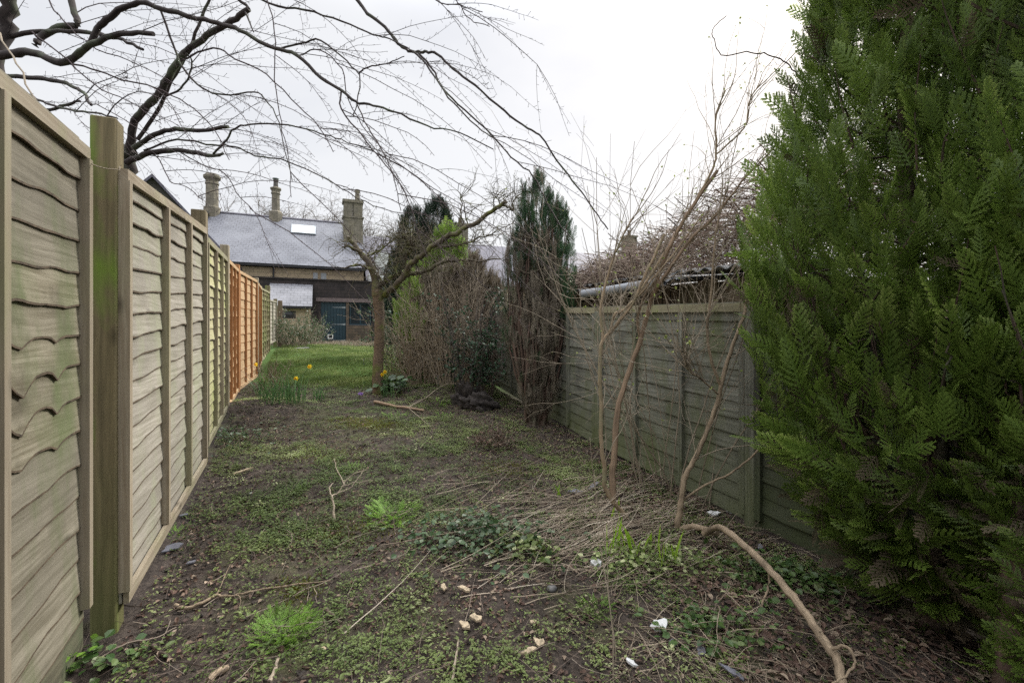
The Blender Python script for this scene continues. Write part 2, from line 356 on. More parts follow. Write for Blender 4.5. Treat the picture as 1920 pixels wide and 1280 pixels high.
gx = axis_coords(-5.2, 3.2, .03, 900); gy = axis_coords(1.0, 9.5, .03, 900)
GX, GY = np.meshgrid(gx, gy); GZ = gh(GX, GY)
near = (GX > -6) & (GX < 4) & (GY > 0) & (GY < 10)
GZ = GZ+np.where(near, (fbm(GX*22, GY*22, 31, 3)-.43)*.03, 0)
mb = MB(); nx = len(gx); i = np.arange(len(gy)-1)[:, None]*nx; j = np.arange(nx-1)[None]
mb.add(np.stack([GX, GY, GZ], -1).reshape(-1, 3), np.stack([i+j, i+j+1, i+nx+j+1, i+nx+j], -1).reshape(-1, 4))
tag(mb.build('ground', M['ground'], smooth=True), kind='structure')

# ------------------------------------------------ fences
def fence_panel(fence, A, B, zt, zb, mat, bmat, rmat, nb=11, off=0.0, wav=.008, battens=(1/3, 2/3), side=1, seed=0, label=None, special=False, ends=True, mesh_name='panel', toprail=.045, batw=.035, bottomrail=True):
    """overlapping board panel between plan points A and B; side=+1: its face looks to the right of A->B"""
    rr = np.random.default_rng(seed+100)
    A = np.array(A, float); B = np.array(B, float); L = np.linalg.norm(B-A); d = (B-A)/L; nrm2 = np.array((d[1], -d[0]))*side
    def W_(u, w, z):  # u along, w out of face
        u, w, z = np.broadcast_arrays(u, w, z)
        p = A[None]+u.reshape(-1, 1)*d+(w.reshape(-1, 1)+off)*nrm2
        return np.c_[p, z.ravel()]
    ZB = lambda u: zb[0]+(zb[1]-zb[0])*u/L
    ZT = lambda u: zt[0]+(zt[1]-zt[0])*u/L
    mb = MB(); ns = 48; us = np.linspace(0, L, ns)
    for k in range(nb):
        f0 = k/nb; f1 = (k+1)/nb
        z0 = ZB(us)+(ZT(us)-ZB(us))*f0; z1 = ZB(us)+(ZT(us)-ZB(us))*f1+(.05 if special else .022)
        amp = wav*(.5+rr.random()); fr = 2+rr.random()*4; ph = rr.random()*9
        wv = amp*(np.sin(us*fr*2+ph)+.6*np.sin(us*fr*4.7+ph*2))+(fbm(us*14, np.full(ns, k*7.3), seed)-.47)*amp*2
        if special and 6 <= k <= 9:
            wv = wv-(.034*np.exp(-((us-L+.235)/.035)**2)+.05*np.exp(-((us-L+.48)/.05)**2)+.02*np.exp(-((us-L+.9)/.08)**2)-.018)*{6: .6, 7: 1, 8: 1.1, 9: .6}[k]
        z0 = z0+wv*(k > 0)
        th = .009; wo = .0145+.0025*rr.standard_normal()
        cup = .002*np.sin(us*3+ph)
        # ring: outer bottom, dark lap edge top, outer top, inner top, inner bottom
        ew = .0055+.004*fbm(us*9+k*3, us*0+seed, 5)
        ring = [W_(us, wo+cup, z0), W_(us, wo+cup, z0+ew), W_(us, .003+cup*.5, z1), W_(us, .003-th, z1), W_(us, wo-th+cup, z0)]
        V = np.stack(ring, 1).reshape(-1, 3); h = float(z1.mean()-z0.mean())
        uv = np.stack([np.repeat(us, 5), np.stack([z0-z0.mean(), z0-z0.mean()+.008, z1-z0.mean(), z1-z0.mean(), z0-z0.mean()], 1).ravel()], -1)+np.array([[0, k*1.7]])
        i = np.arange(ns-1)[:, None]*5; rv = rr.random()
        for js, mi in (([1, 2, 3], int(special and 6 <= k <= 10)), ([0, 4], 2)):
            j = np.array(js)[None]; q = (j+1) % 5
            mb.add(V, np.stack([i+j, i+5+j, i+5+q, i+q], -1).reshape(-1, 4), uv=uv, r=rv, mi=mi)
        mb.add(V[:5], np.array([[0, 1, 2, 3, 4]]), r=.3); mb.add(V[-5:][::-1], np.array([[0, 1, 2, 3, 4]]), r=.3)
    pan = mb.build(mesh_name, [mat, M['wood_stained'], M['waney_lap_line'] if bmat in (M['wood_frame'], M['inner_post'], M['wood_pale'], M['post']) else bmat], fence)  # third slot paints the lap shadow line along each board's lower edge
    if label: pan['label'] = label
    def bar(name, u0, u1, w0, w1, za, zc, m, rv):
        b = MB(); cs = []
        for u, z2 in ((u0, 0), (u1, 1)):
            for w, z in ((w0, za[z2]), (w1, za[z2]), (w1, zc[z2]), (w0, zc[z2])): cs.append(W_(np.array([u]), np.array([w]), np.array([z]))[0])
        V = np.array(cs); vert = abs(u1-u0) < .2
        F = [(0, 1, 2, 3), (7, 6, 5, 4), (0, 4, 5, 1), (1, 5, 6, 2), (2, 6, 7, 3), (3, 7, 4, 0)]
        vv = V[np.array(F).ravel()]; uvs = []
        for q in F:
            for idx in q:
                uu = (u0, u1)[idx//4]; ww = (w0, w1, w1, w0)[idx % 4]; zz = V[idx][2]
                uvs.append((zz, uu+ww) if vert else (uu, zz+ww))
        b.add(vv, np.arange(24).reshape(6, 4), uv=np.array(uvs)+rv*3, r=rv); return b.build(name, m, pan)
    t_ = toprail
    bar('top_rail', -.004, L+.004, -.022, .036, (ZT(0)-t_+.012, ZT(L)-t_+.012), (ZT(0)+.014, ZT(L)+.014), rmat, rr.random())
    if bottomrail: bar('bottom_rail', 0.002, L-.002, .018, .038, (ZB(0)-.004, ZB(L)-.004), (ZB(0)+.045, ZB(L)+.045), rmat, rr.random())
    bl = [(f, 'batten') for f in battens]+(([(.006, 'end_frame')] if ends != 'far' else [])+[(1-.006, 'end_frame')] if ends else [])
    for f, nm in bl:
        u = f*L; bar(nm, u-batw/2, u+batw/2, .004 if 'b' == nm[0] else -.012, .043, (ZB(u)+.047, ZB(u)+.047), (ZT(u)-t_+.010, ZT(u)-t_+.010), bmat, rr.random())
    return pan
def post(fence, x, y, zt, zg, m, w=.1, ang=0, name='post', label=None, r=.3):
    b = MB(); c, s_ = math.cos(ang), math.sin(ang)
    def Bf(q): return np.c_[x+q[:, 0]*c-q[:, 1]*s_, y+q[:, 0]*s_+q[:, 1]*c, q[:, 2]]
    # slightly chamfered post, uv along height
    h = w/2; ch = .006; ring = [(-h+ch, -h), (h-ch, -h), (h, -h+ch), (h, h-ch), (h-ch, h), (-h+ch, h), (-h, h-ch), (-h, -h+ch)]
    zs = np.array([zg-.25, zg+.5, zg+1.2, zt-.004]); V = np.array([(a, q, z) for z in zs for a, q in ring]); per = np.cumsum([0]+[math.dist(ring[k], ring[(k+1) % 8]) for k in range(7)])
    i = np.arange(3)[:, None]*8; j = np.arange(8)[None]; q = (j+1) % 8
    uv = np.array([(z, per[k]) for z in zs for k in range(8)])
    b.add(Bf(V), np.stack([i+j, i+q, i+8+q, i+8+j], -1).reshape(-1, 4), uv=uv, r=r)
    top = np.array([(a*.93, q_*.93, zt) for a, q_ in ring]); V2 = np.concatenate([V[-8:], top])
    b.add(Bf(V2), np.stack([j[0], q[0], 8+q[0], 8+j[0]], -1), r=r); b.add(Bf(top), np.arange(8)[None], uv=top[:, :2], r=r)
    o = b.build(name, m, fence)
    if label: o['label'] = label
    return o
fl = thing('garden_fence', 'tall timber panel fence along the left, grey then yellow then orange panels', 'fence', (-1.7, 1.93, 0))
def lp(i, j, f): return LP[i]*(1-f)+LP[j]*f
fang = math.atan2(-(LP[2]-LP[1])[0], (LP[2]-LP[1])[1])
# panel beside the camera (set back from the post face)
dn = nrm(np.array((-.5, 1.0)))
a0 = np.array((-1.69, 1.75))-dn*1.80; b0 = np.array((-1.69, 1.75))+dn*.055
fence_panel(fl, a0, b0, (1.86, 1.925), (.0, .07), M['wood_near'], M['wood_frame'], M['wood_frame'], nb=15, wav=.0045, battens=(.40, .665), seed=1, special=True, bottomrail=False, label='weathered near panel with wavy dark-knotted boards', ends=True)
b = MB(); b.obox((a0[0], a0[1], -.09), (b0[0], b0[1], -.03), .03, .2, r=.5); b.build('gravel_board', M['inner_post'], fl)
post(fl, -1.845, 1.90, 1.96, -.05, M['inner_post'], .06, fang, 'inner_post', 'dark mossy inner post')
post(fl, -1.712, 1.925, 2.10, -.07, M['post_green'], .088, R(24), label='tall post streaked with bright green algae')
fence_panel(fl, (-1.668, 1.925), (-2.43, 3.56), (1.885, 2.012), (.055, .185), M['wood_pale'], M['wood_frame'], M['wood_frame'], nb=18, wav=.004, battens=(.36, .68), seed=2, label='pale grey panel with wavy board edges')
post(fl, -2.50, 3.64, 2.18, .12, M['post'], .1, fang)
fence_panel(fl, (-2.545, 3.75), (-3.37, 5.33), (1.985, 2.075), (.26, .31), M['wood_yellow'], M['wood_frame'], M['capping'], nb=18, wav=.003, battens=(.36, .68), seed=3, label='yellow-green treated panel')
post(fl, -3.42, 5.42, 2.25, .26, M['wood_frame'], .09, fang)
fence_panel(fl, (-3.47, 5.50), (-4.16, 6.86), (2.10, 2.16), (.28, .33), M['wood_orange'], M['batten_orange'], M['wood_orange'], nb=13, wav=.003, battens=(.33, .66), seed=4, label='narrow-looking bright orange panel')
post(fl, -4.21, 6.95, 2.25, .3, M['batten_orange'], .09, fang)
fence_panel(fl, (-4.25, 7.04), (-4.94, 8.76), (2.165, 2.21), (.33, .37), M['wood_orange'], M['batten_orange'], M['wood_orange'], nb=13, wav=.003, battens=(.33, .66), seed=5, label='orange panel beside the daffodil bed')
post(fl, -4.98, 8.85, 2.28, .35, M['wood_frame'], .09, fang)
fence_panel(fl, (-5.03, 8.95), (-5.88, 10.62), (2.20, 2.26), (.42, .5), M['wood_orange'], M['batten_orange'], M['wood_orange'], nb=13, wav=.003, battens=(.33, .66), seed=6, label='far orange panel')
post(fl, -5.93, 10.7, 2.31, .5, M['wood_yellow'], .09, fang)
fence_panel(fl, (-5.97, 10.8), (-6.9, 12.9), (2.27, 2.36), (.55, .63), M['wood_yellow'], M['post'], M['capping'], nb=13, wav=.003, battens=(.25, .5, .75), seed=7, label='far greenish panel')
post(fl, -6.98, 13.0, 2.56, .68, M['post'], .13, fang)
fence_panel(fl, (-7.02, 13.1), (-7.75, 14.9), (2.17, 2.24), (.9, .95), M['wood_pale'], M['wood_pale'], M['wood_pale'], nb=11, wav=.003, battens=(.5,), seed=8, label='low pale far panel')
post(fl, -7.80, 15.0, 2.34, .7, M['post'], .11, fang)
post(fl, -8.0, 15.7, 2.33, .7, M['shed_wood'], .14, fang)
fence_panel(fl, (-8.05, 15.8), (-9.4, 18.5), (2.1, 2.1), (.74, .74), M['shed_wood'], M['shed_wood'], M['shed_wood'], nb=9, wav=.003, battens=(.5,), seed=9, label='dark far panel')

fr = thing('garden_fence', 'low old grey-green timber fence along the right, under the brush pile and shed', 'fence', (1.66, 3.13, -.1))
rp = [(float(XR(y)), y) for y in (-.55, 1.29, 3.13, 4.97, 6.81, 8.65, 10.5, 12.3)]
rz = [-.2, -.17, -.12, -.04, .12, .29, .4, .5]; rt = [1.2, 1.26, 1.40, 1.47, 1.56, 1.7, 1.8, 1.9]
rang = math.atan2(-(rp[3][0]-rp[2][0]), rp[3][1]-rp[2][1])
for k in range(7):
    A = np.array(rp[k]); B = np.array(rp[k+1]); d = nrm(B-A)
    low = -.16 if k == 1 else (-.03 if k == 0 else 0)
    fence_panel(fr, A+d*.052, B-d*.052, (rt[k]+low if k > 1 else rt[k]-.0, rt[k+1]+low), (rz[k]+.02, rz[k+1]+.02), M['wood_old_shaded'] if k < 2 else M['wood_old'], M['wood_old'] if k > 1 else M['wood_old_shaded'],
                M['capping'] if k > 1 else M['wood_old_shaded'], nb=13, wav=.0025, battens=(1/3, 2/3), side=-1, seed=20+k, label='dark shaded panel beside the conifer' if k == 1 else None, toprail=.06, batw=.045, bottomrail=False)
for k in range(8):
    post(fr, rp[k][0], rp[k][1], rt[k]-(.03 if k != 2 else .0), rz[k], M['wood_old'], .085, rang)

# ------------------------------------------------ buildings
UA = R(22.7)
def frame_box(root):
    def mk(name, mat, lo, hi, parent=None, label=None):
        b = MB(); Mw = np.array(parent_world(root))
        def Bf(q): return q@Mw[:3, :3].T+Mw[:3, 3]
        b.box(lo, hi, 0, Bf); o = b.build(name, mat, parent or root)
        if label: o['label'] = label
        return o
    return mk
def frame_mesh(root, name, mat, verts, faces, uv=None, parent=None, smooth=False):
    Mw = np.array(parent_world(root)); b = MB()
    b.add(np.asarray(verts, float)@Mw[:3, :3].T+Mw[:3, 3], np.asarray(faces), uv=uv); return b.build(name, mat, parent or root, smooth)
def slab(root, name, mat, u0, u1, v0, z0, v1, z1, th=.08, parent=None):
    """roof slope from (v0,z0) up to (v1,z1), slates by uv"""
    L = math.hypot(v1-v0, z1-z0); nv = np.array((0, -(z1-z0), v1-v0))/L*th*(1 if v1 > v0 else -1)
    p = [np.array(q, float) for q in ((u0, v0, z0), (u1, v0, z0), (u1, v1, z1), (u0, v1, z1))]
    V = p+[q+nv for q in p]; F = [(4, 5, 6, 7), (3, 2, 1, 0), (0, 1, 5, 4), (1, 2, 6, 5), (2, 3, 7, 6), (3, 0, 4, 7)]
    vv = np.array([V[k] for q in F for k in q]); uv = np.array([(V[k][0], {0: 0, 1: 0, 4: 0, 5: 0}.get(k, L)) for q in F for k in q], float)
    return frame_mesh(root, name, mat, vv, np.arange(24).reshape(6, 4), uv, parent)
def windowed(root, name, glass, fmat, u0, u1, v, z0, z1, lights=2, fw=.05, sill=None, parent=None):
    """window set in a wall whose face is at v (viewer side = smaller v)"""
    Mw = np.array(parent_world(root))
    def Bf(q): return q@Mw[:3, :3].T+Mw[:3, 3]
    fb = MB(); w = fw
    fb.box((u0, v-.03, z0), (u1, v+.05, z0+w), 0, Bf); fb.box((u0, v-.03, z1-w), (u1, v+.05, z1), 0, Bf)
    for k in range(lights+1):
        c = u0+(u1-u0-w)*k/lights; fb.box((c, v-.028, z0+w), (c+w, v+.05, z1-w), 0, Bf)
    f = fb.build(name, fmat, parent or root)
    g = MB(); g.box((u0+.005, v+.01, z0+.005), (u1-.005, v+.02, z1-.005), 0, Bf); g.build('pane', glass, f)
    if sill:
        g = MB(); g.box((u0-.06, v-.09, z0-.07), (u1+.06, v+.04, z0-.001), 0, Bf); g.build('sill', sill, f)
    return f
OB = (-9.11, 21.7, .74)
ob = thing('outbuilding', 'low blackened stone outbuilding with teal door and window at the garden end', 'outbuilding', OB, UA)
bx = frame_box(ob)
H = 2.98
# wall pieces round the openings
Mw = np.array(parent_world(ob)); BO = lambda q: q@Mw[:3, :3].T+Mw[:3, 3]
b = MB(); b.box((-5.5, 0, -.4), (-.0, .35, H), 0, BO); b.box((0, 0, 2.08), (3.4, .35, H), 0, BO); b.box((2.34, 0, -.4), (3.4, .35, 2.08), 0, BO); b.box((-5.5, .35, -.4), (-5.2, 4, H-.2), 0, BO); b.box((3.1, .35, -.4), (3.4, 4, H-.2), 0, BO)
b.build('wall', M['dark_stone'], ob)
b = MB(); b.box((1.13, .004, -.4), (1.26, .34, 2.08), 0, BO); b.box((1.26, .004, -.4), (2.34, .34, .86), 0, BO); w_ = b.build('wall', M['brown_stone'], ob); w_['label'] = 'brown stone piers round the door and window'
b = MB(); b.box((-.22, -.035, 1.98), (2.6, .0, 2.16), 0, BO); b.build('lintel', M['lintel'], ob)
b = MB(); b.box((-5.5, -.04, H), (3.4, .4, H+.07), 0, BO); b.build('coping', M['dark_stone'], ob)
b = MB(); b.box((-5.15, .4, H-.2), (3.05, 4, H-.12), 0, BO); b.build('roof', M['slate_dark'], ob)
b = MB(); b.box((0.01, .5, -.02), (3.05, .55, 2.2), 0, BO); b.build('inner_wall', M['interior'], ob)
b = MB()
for k in range(8): b.box((.03+k*.134, .06, .03), (.03+(k+1)*.134-.010, .10, 1.975), 0, BO)
b.box((.02, .09, .02), (1.12, .13, 1.98), 0, BO); door = b.build('door', M['teal'], ob)
b = MB(); b.box((.0, .05, 0), (.03, .14, 1.98), 0, BO); b.box((1.105, .05, 0), (1.13, .14, 1.98), 0, BO); b.build('door_frame', M['teal'], ob)
for zz in (1.72, .9, .12):
    b = MB(); V = [(1.10, .052, zz-.045), (1.10, .052, zz+.045), (.85, .052, zz+.012), (.52, .052, zz+.01), (.52, .052, zz-.01), (.85, .052, zz-.012)]
    V2 = [(u, .062, z) for u, _, z in V]; n = 6
    F = [np.array([[0, 1, 2, 3, 4, 5]]), np.array([[11, 10, 9, 8, 7, 6]]), np.array([(k, k+6, (k+1) % 6+6, (k+1) % 6) for k in range(6)])]
    b.add(BO(np.array(V+V2)), F); b.build('strap_hinge', M['iron'], door)
b = MB(); b.box((.30, .042, .20), (.54, .062, .24), 0, BO); b.box((.30, .042, .38), (.54, .062, .42), 0, BO); b.box((.30, .042, .24), (.34, .062, .38), 0, BO); b.box((.50, .042, .24), (.54, .062, .38), 0, BO); b.build('cat_flap', M['white'], door)
b = MB(); b.box((.34, .050, .24), (.50, .058, .38), 0, BO); b.build('flap_pane', M['dark'], door)
windowed(ob, 'window', M['glass'], M['teal'], 1.29, 2.31, .12, .87, 1.97, 2, .07, M['lintel'])
b = MB(); b.box((-.1, -.4, -.25), (1.25, -.0, -.01), 0, BO); b.build('doorstep', M['lintel'], ob)

le = thing('lean_to', 'small stone lean-to with pale slate roof in front of the dark wall', 'outbuilding', OB, UA)
b = MB(); b.box((-2.05, -1.35, -.4), (-1.60, -.0, 1.55), 0, BO); b.box((-1.60, -1.35, -.4), (-1.02, -.0, 1.12), 0, BO); b.box((-1.02, -1.35, -.4), (-.45, -.004, 1.55), 0, BO)
b.box((-1.60, -1.35, 1.45), (-1.02, -.0, 1.55), 0, BO)
b.build('wall', M['stone'], le)
slab(le, 'roof', M['slate_light'], -2.15, -.36, -1.5, 1.62, -.01, 2.72, .05)
b = MB(); b.box((-2.15, -1.58, 1.56), (-.36, -1.505, 1.64), 0, BO); b.build('gutter', M['dark'], le)
windowed(le, 'window', M['glass'], M['dark'], -1.60, -1.02, -1.32, 1.13, 1.45, 1, .05)

mh = thing('stone_house', 'long honey stone house with grey slate roof, skylight and tall chimneys', 'house', OB, UA)
z0 = OB[2]
b = MB(); b.box((-6.9, 6.25, -.5), (2.45, 13, 5.15-z0-.12), 0, BO)
w = b.build('wall', M['stone'], mh)
slab(mh, 'roof', M['slate'], -7.0, 2.6, 6.0, 5.15-z0, 9.5, 8.6-z0, .09)
slab(mh, 'rear_roof', M['slate'], -7.0, 2.6, 13.0, 5.15-z0, 9.5, 8.6-z0, .09)
b = MB(); b.tube(BO(np.array([(-7.0, 9.5, 8.68-z0), (2.6, 9.5, 8.68-z0)])), .10, 8); b.build('ridge_tiles', M['slate_dark'], mh)
b = MB(); b.box((-7.0, 5.90, 5.06-z0), (2.6, 5.995, 5.16-z0), 0, BO); b.build('gutter', M['dark'], mh)
b = MB(); b.tube(BO(np.array([(-2.55, 6.17, 5.1-z0), (-2.55, 6.17, 0)])), .05, 8); b.build('drainpipe', M['dark'], mh)
for (u0, u1) in ((-.47, -.16), (-.04, .32)):
    windowed(mh, 'window', simple('net_curtain_glass', (.32, .34, .36), .1, n=.2, spec=.8), M['stone'], u0, u1, 6.235, 4.05-z0, 4.88-z0, 1, .025)
windowed(mh, 'window', M['glass'], M['dark'], -4.5, -4.15, 6.235, 4.3-z0, 4.95-z0, 1, .03)
# skylight on the slope
sl = (8.6-5.15)/3.5
def onroof(u, v, h):
    n_ = np.array((0, -sl, 1))/math.hypot(sl, 1); return np.array((u, v, 5.15-z0+(v-6)*sl))+n_*(.09+h)
V = [onroof(u, v, h) for h in (0, .09) for u, v in ((-1.75, 8.32), (-.32, 8.32), (-.32, 8.98), (-1.75, 8.98))]
F = [(4, 5, 6, 7), (0, 1, 5, 4), (1, 2, 6, 5), (2, 3, 7, 6), (3, 0, 4, 7)]
skl = frame_mesh(mh, 'skylight', M['iron'], V, F)
V = [onroof(u, v, .094) for u, v in ((-1.69, 8.37), (-.38, 8.37), (-.38, 8.93), (-1.69, 8.93))]
frame_mesh(mh, 'pane', M['glass_sky'], V, [(0, 1, 2, 3)], parent=skl)
def lathe_local(root, name, mat, u, v, prof, n=8, parent=None, rot=0):
    Mw_ = np.array(parent_world(root)); b = MB(); an = np.arange(n)*2*math.pi/n+rot
    V = np.array([(u+r_*math.cos(a), v+r_*math.sin(a), z) for r_, z in prof for a in an]); m = len(prof)
    i = np.arange(m-1)[:, None]*n; j = np.arange(n)[None]; q = (j+1) % n
    uv = np.array([(a*.4, z) for r_, z in prof for a in an])
    Vw = V@Mw_[:3, :3].T+Mw_[:3, 3]
    b.add(Vw, np.stack([i+j, i+q, i+n+q, i+n+j], -1).reshape(-1, 4), uv=uv); b.add(Vw[-n:], np.arange(n)[None])
    return b.build(name, mat, parent or root)
zz = lambda z: z-z0
c1 = lathe_local(mh, 'chimney', M['chimney_stone'], -6.2, 9.5, [(.46, zz(8.2)), (.46, zz(8.95)), (.35, zz(9.0)), (.34, zz(10.35)), (.38, zz(10.38)), (.38, zz(10.45)), (.34, zz(10.48)), (.35, zz(10.62)), (.47, zz(10.75)), (.48, zz(10.88)), (.38, zz(10.95)), (.36, zz(11.0)), (.26, zz(11.0)), (.26, zz(10.8))], 12)
c2 = lathe_local(mh, 'chimney', M['chimney_stone'], -2.7, 9.45, [(.4, zz(8.1)), (.4, zz(9.0)), (.3, zz(9.08)), (.26, zz(9.1)), (.24, zz(10.15)), (.30, zz(10.2)), (.26, zz(10.26)), (.27, zz(10.4)), (.34, zz(10.48)), (.34, zz(10.56)), (.2, zz(10.62))], 8, rot=R(22.5))
lathe_local(mh, 'chimney_pot', M['gable'], -2.7, 9.45, [(.15, zz(10.6)), (.13, zz(11.0)), (.17, zz(11.02)), (.17, zz(11.08)), (.1, zz(11.08))], 10, parent=c2)
lathe_local(mh, 'cowl', M['iron'], -2.7, 9.45, [(.06, zz(11.08)), (.06, zz(11.15)), (.2, zz(11.16)), (.2, zz(11.19)), (.02, zz(11.22))], 10, parent=c2)
b = MB(); b.box((1.34, 7.9, zz(6.5)), (2.54, 8.75, zz(8.75)), 0, BO); b.box((1.28, 7.85, zz(8.75)), (2.6, 8.8, zz(8.85)), 0, BO); b.box((1.36, 7.93, zz(8.85)), (1.9, 8.7, zz(9.75)), 0, BO); b.box((1.95, 7.93, zz(8.85)), (2.52, 8.7, zz(9.75)), 0, BO); b.box((1.28, 7.86, zz(9.75)), (2.58, 8.78, zz(9.93)), 0, BO)
c3 = b.build('chimney', M['chimney_stone'], mh); c3['label'] = 'broad square double chimney stack'
lathe_local(mh, 'chimney_pot', M['chimney_stone'], 2.22, 8.3, [(.17, zz(9.93)), (.14, zz(10.5)), (.17, zz(10.55)), (.17, zz(10.72)), (.1, zz(10.72))], 10, parent=c3)

tr = thing('terrace_house', 'lower purple slate roofed terrace running off to the right behind the shrubs', 'house', OB, UA)
b = MB(); b.box((2.62, 6.6, -.6), (26, 13, 4.5-z0), 0, BO); b.build('wall', M['stone'], tr)
slab(tr, 'roof', M['slate_dark'], 2.61, 26.2, 6.4, 4.5-z0, 9.5, 7.9-z0, .08)
slab(tr, 'rear_roof', M['slate_dark'], 2.61, 26.2, 12.8, 4.5-z0, 9.5, 7.9-z0, .08)
for u, hh, w in ((16.5, 8.7, .45), (25, 9.6, .5), (9.6, 9.2, .5)):
    b = MB(); b.box((u-w, 9.0, 7-z0), (u+w, 9.9, hh-z0), 0, BO); b.box((u-w-.06, 8.94, hh-z0), (u+w+.06, 9.96, hh-z0+.15), 0, BO); c_ = b.build('chimney', M['chimney_stone'], tr)
    lathe_local(tr, 'chimney_pot', M['brown_stone'], u, 9.45, [(.16, hh-z0+.15), (.13, hh-z0+.6), (.16, hh-z0+.65)], 8, parent=c_)
ex = thing('white_extension', 'white rendered extension between stone house and terrace, half hidden by the tree', 'extension', OB, UA)
b = MB(); b.box((2.7, 4.6, -.5), (4.4, 6.55, 4.75-z0), 0, BO); b.build('wall', M['render_white'], ex)
V = [(2.7, 4.6, 4.75-z0), (4.4, 4.6, 4.75-z0), (4.2, 4.6, 5.5-z0), (3.9, 4.6, 5.95-z0), (3.55, 4.6, 6.1-z0), (3.2, 4.6, 5.95-z0), (2.9, 4.6, 5.5-z0)]
V = V+[(u, 6.58, z) for u, _, z in V]; b = MB(); b.add(BO(np.array(V, float)), [np.array([[0, 1, 2, 3, 4, 5, 6]]), np.array([[13, 12, 11, 10, 9, 8, 7]]), np.array([(k, (k+1) % 7, (k+1) % 7+7, k+7) for k in range(7)])]); b.build('gable', M['render_white'], ex)
windowed(ex, 'window', M['glass'], M['white'], 2.75, 3.1, 4.57, 3.5-z0, 4.5-z0, 1, .06)

gb = thing('gabled_building', 'dark grey gabled building rising behind the left fence', 'house', (-18.95, 24, .7), R(33))
gz = 9.56-.7
Mg = np.array(parent_world(gb)); BG = lambda q: np.asarray(q, float)@Mg[:3, :3].T+Mg[:3, 3]
b = MB(); V = [(-3.4, 0, 0), (3.4, 0, 0), (3.4, 0, gz-4.0), (0, 0, gz-.1), (-3.4, 0, gz-4.0)]; V += [(u, 8, z) for u, _, z in V]
uvv = np.array([(q[0]+q[1], q[2]) for q in V]); b.add(BG(V), [np.array([[0, 1, 2, 3, 4]]), np.array([[9, 8, 7, 6, 5]]), np.array([(k, k+5, (k+1) % 5+5, (k+1) % 5) for k in (0, 1, 4)])], uv=uvv); b.build('wall', M['gable'], gb)
for s_ in (1, -1):
    b = MB(); t_ = .12; V = [(0, -.25, gz), (3.7*s_, -.25, gz-4.35), (3.7*s_, 8.2, gz-4.35), (0, 8.2, gz)]; V += [(u, v, z-t_*1.4) for u, v, z in V]
    b.add(BG(V), np.array([(0, 1, 2, 3), (7, 6, 5, 4), (0, 4, 5, 1), (1, 5, 6, 2), (2, 6, 7, 3), (3, 7, 4, 0)]), uv=np.array([(v, abs(u)*1.5) for u, v, z in V])); b.build('roof', M['slate_dark'], gb)
b = MB(); b.box((-.22, -.04, gz-1.75), (.22, .03, gz-1.1), 0, BG); wn_ = b.build('window', M['glass'], gb)
b = MB(); b.box((-.28, -.07, gz-1.1), (.28, .0, gz-1.03), 0, BG); b.box((-.28, -.07, gz-1.83), (.28, .0, gz-1.75), 0, BG); b.build('window_frame', M['white'], wn_)
b = MB(); b.box((1.9, 2.5, gz-3), (2.35, 3.1, gz-1.15), 0, BG); b.box((1.82, 2.42, gz-1.15), (2.43, 3.18, gz-1.03), 0, BG); b.build('chimney', M['gable'], gb)

# shed behind the right fence
def XS(y, o): return XR(y)+o
sh = thing('shed', 'old timber shed behind the right fence with ragged corrugated roof', 'shed', (1.9, 5, 0))
b = MB(); sd_ = nrm(np.array((-.383, 1.)));
def SP(s, w, z): # s along fence direction from y=3.3 ; w away from the garden
    p = np.array((float(XR(3.3)), 3.3))+sd_*s+np.array((sd_[1], -sd_[0]))*w; return np.array((p[0], p[1], z))
for k in range(30):
    s0 = .05+k*.125
    if rnd.random() < .12: continue
    hgt = 1.66+.02*rnd.random()+.03*s0; b.obox(SP(s0+.06, .55, .0), SP(s0+.06, .55, hgt), .11, .018, up=(sd_[1], -sd_[0], 0), r=rnd.random())
b.build('wall_boards', M['shed_wood'], sh)
b = MB(); b.obox(SP(.0, .6, 1.50), SP(3.8, .6, 1.62), .04, .09, r=.4); b.obox(SP(0, .6, .4), SP(3.8, .6, .4), .04, .09, r=.2); b.obox(SP(3.75, .6, 0), SP(3.75, .6, 1.72), .09, .09, up=(1, 0, 0)); b.obox(SP(3.75, 3, 0), SP(3.75, 3, 1.9), .09, .09, up=(1, 0, 0)); b.obox(SP(0.0, 3, 0), SP(0.0, 3, 1.9), .09, .09, up=(1, 0, 0)); b.build('timber_frame', M['shed_wood'], sh)
b = MB(); b.box((0, 0, 0), (1, 1, 1), 0, lambda q: np.array([SP(.05+c[0]*3.6, .62+c[1]*2.3, -.1+c[2]*1.78) for c in q])); b.build('back_wall', M['shed_wood'], sh)
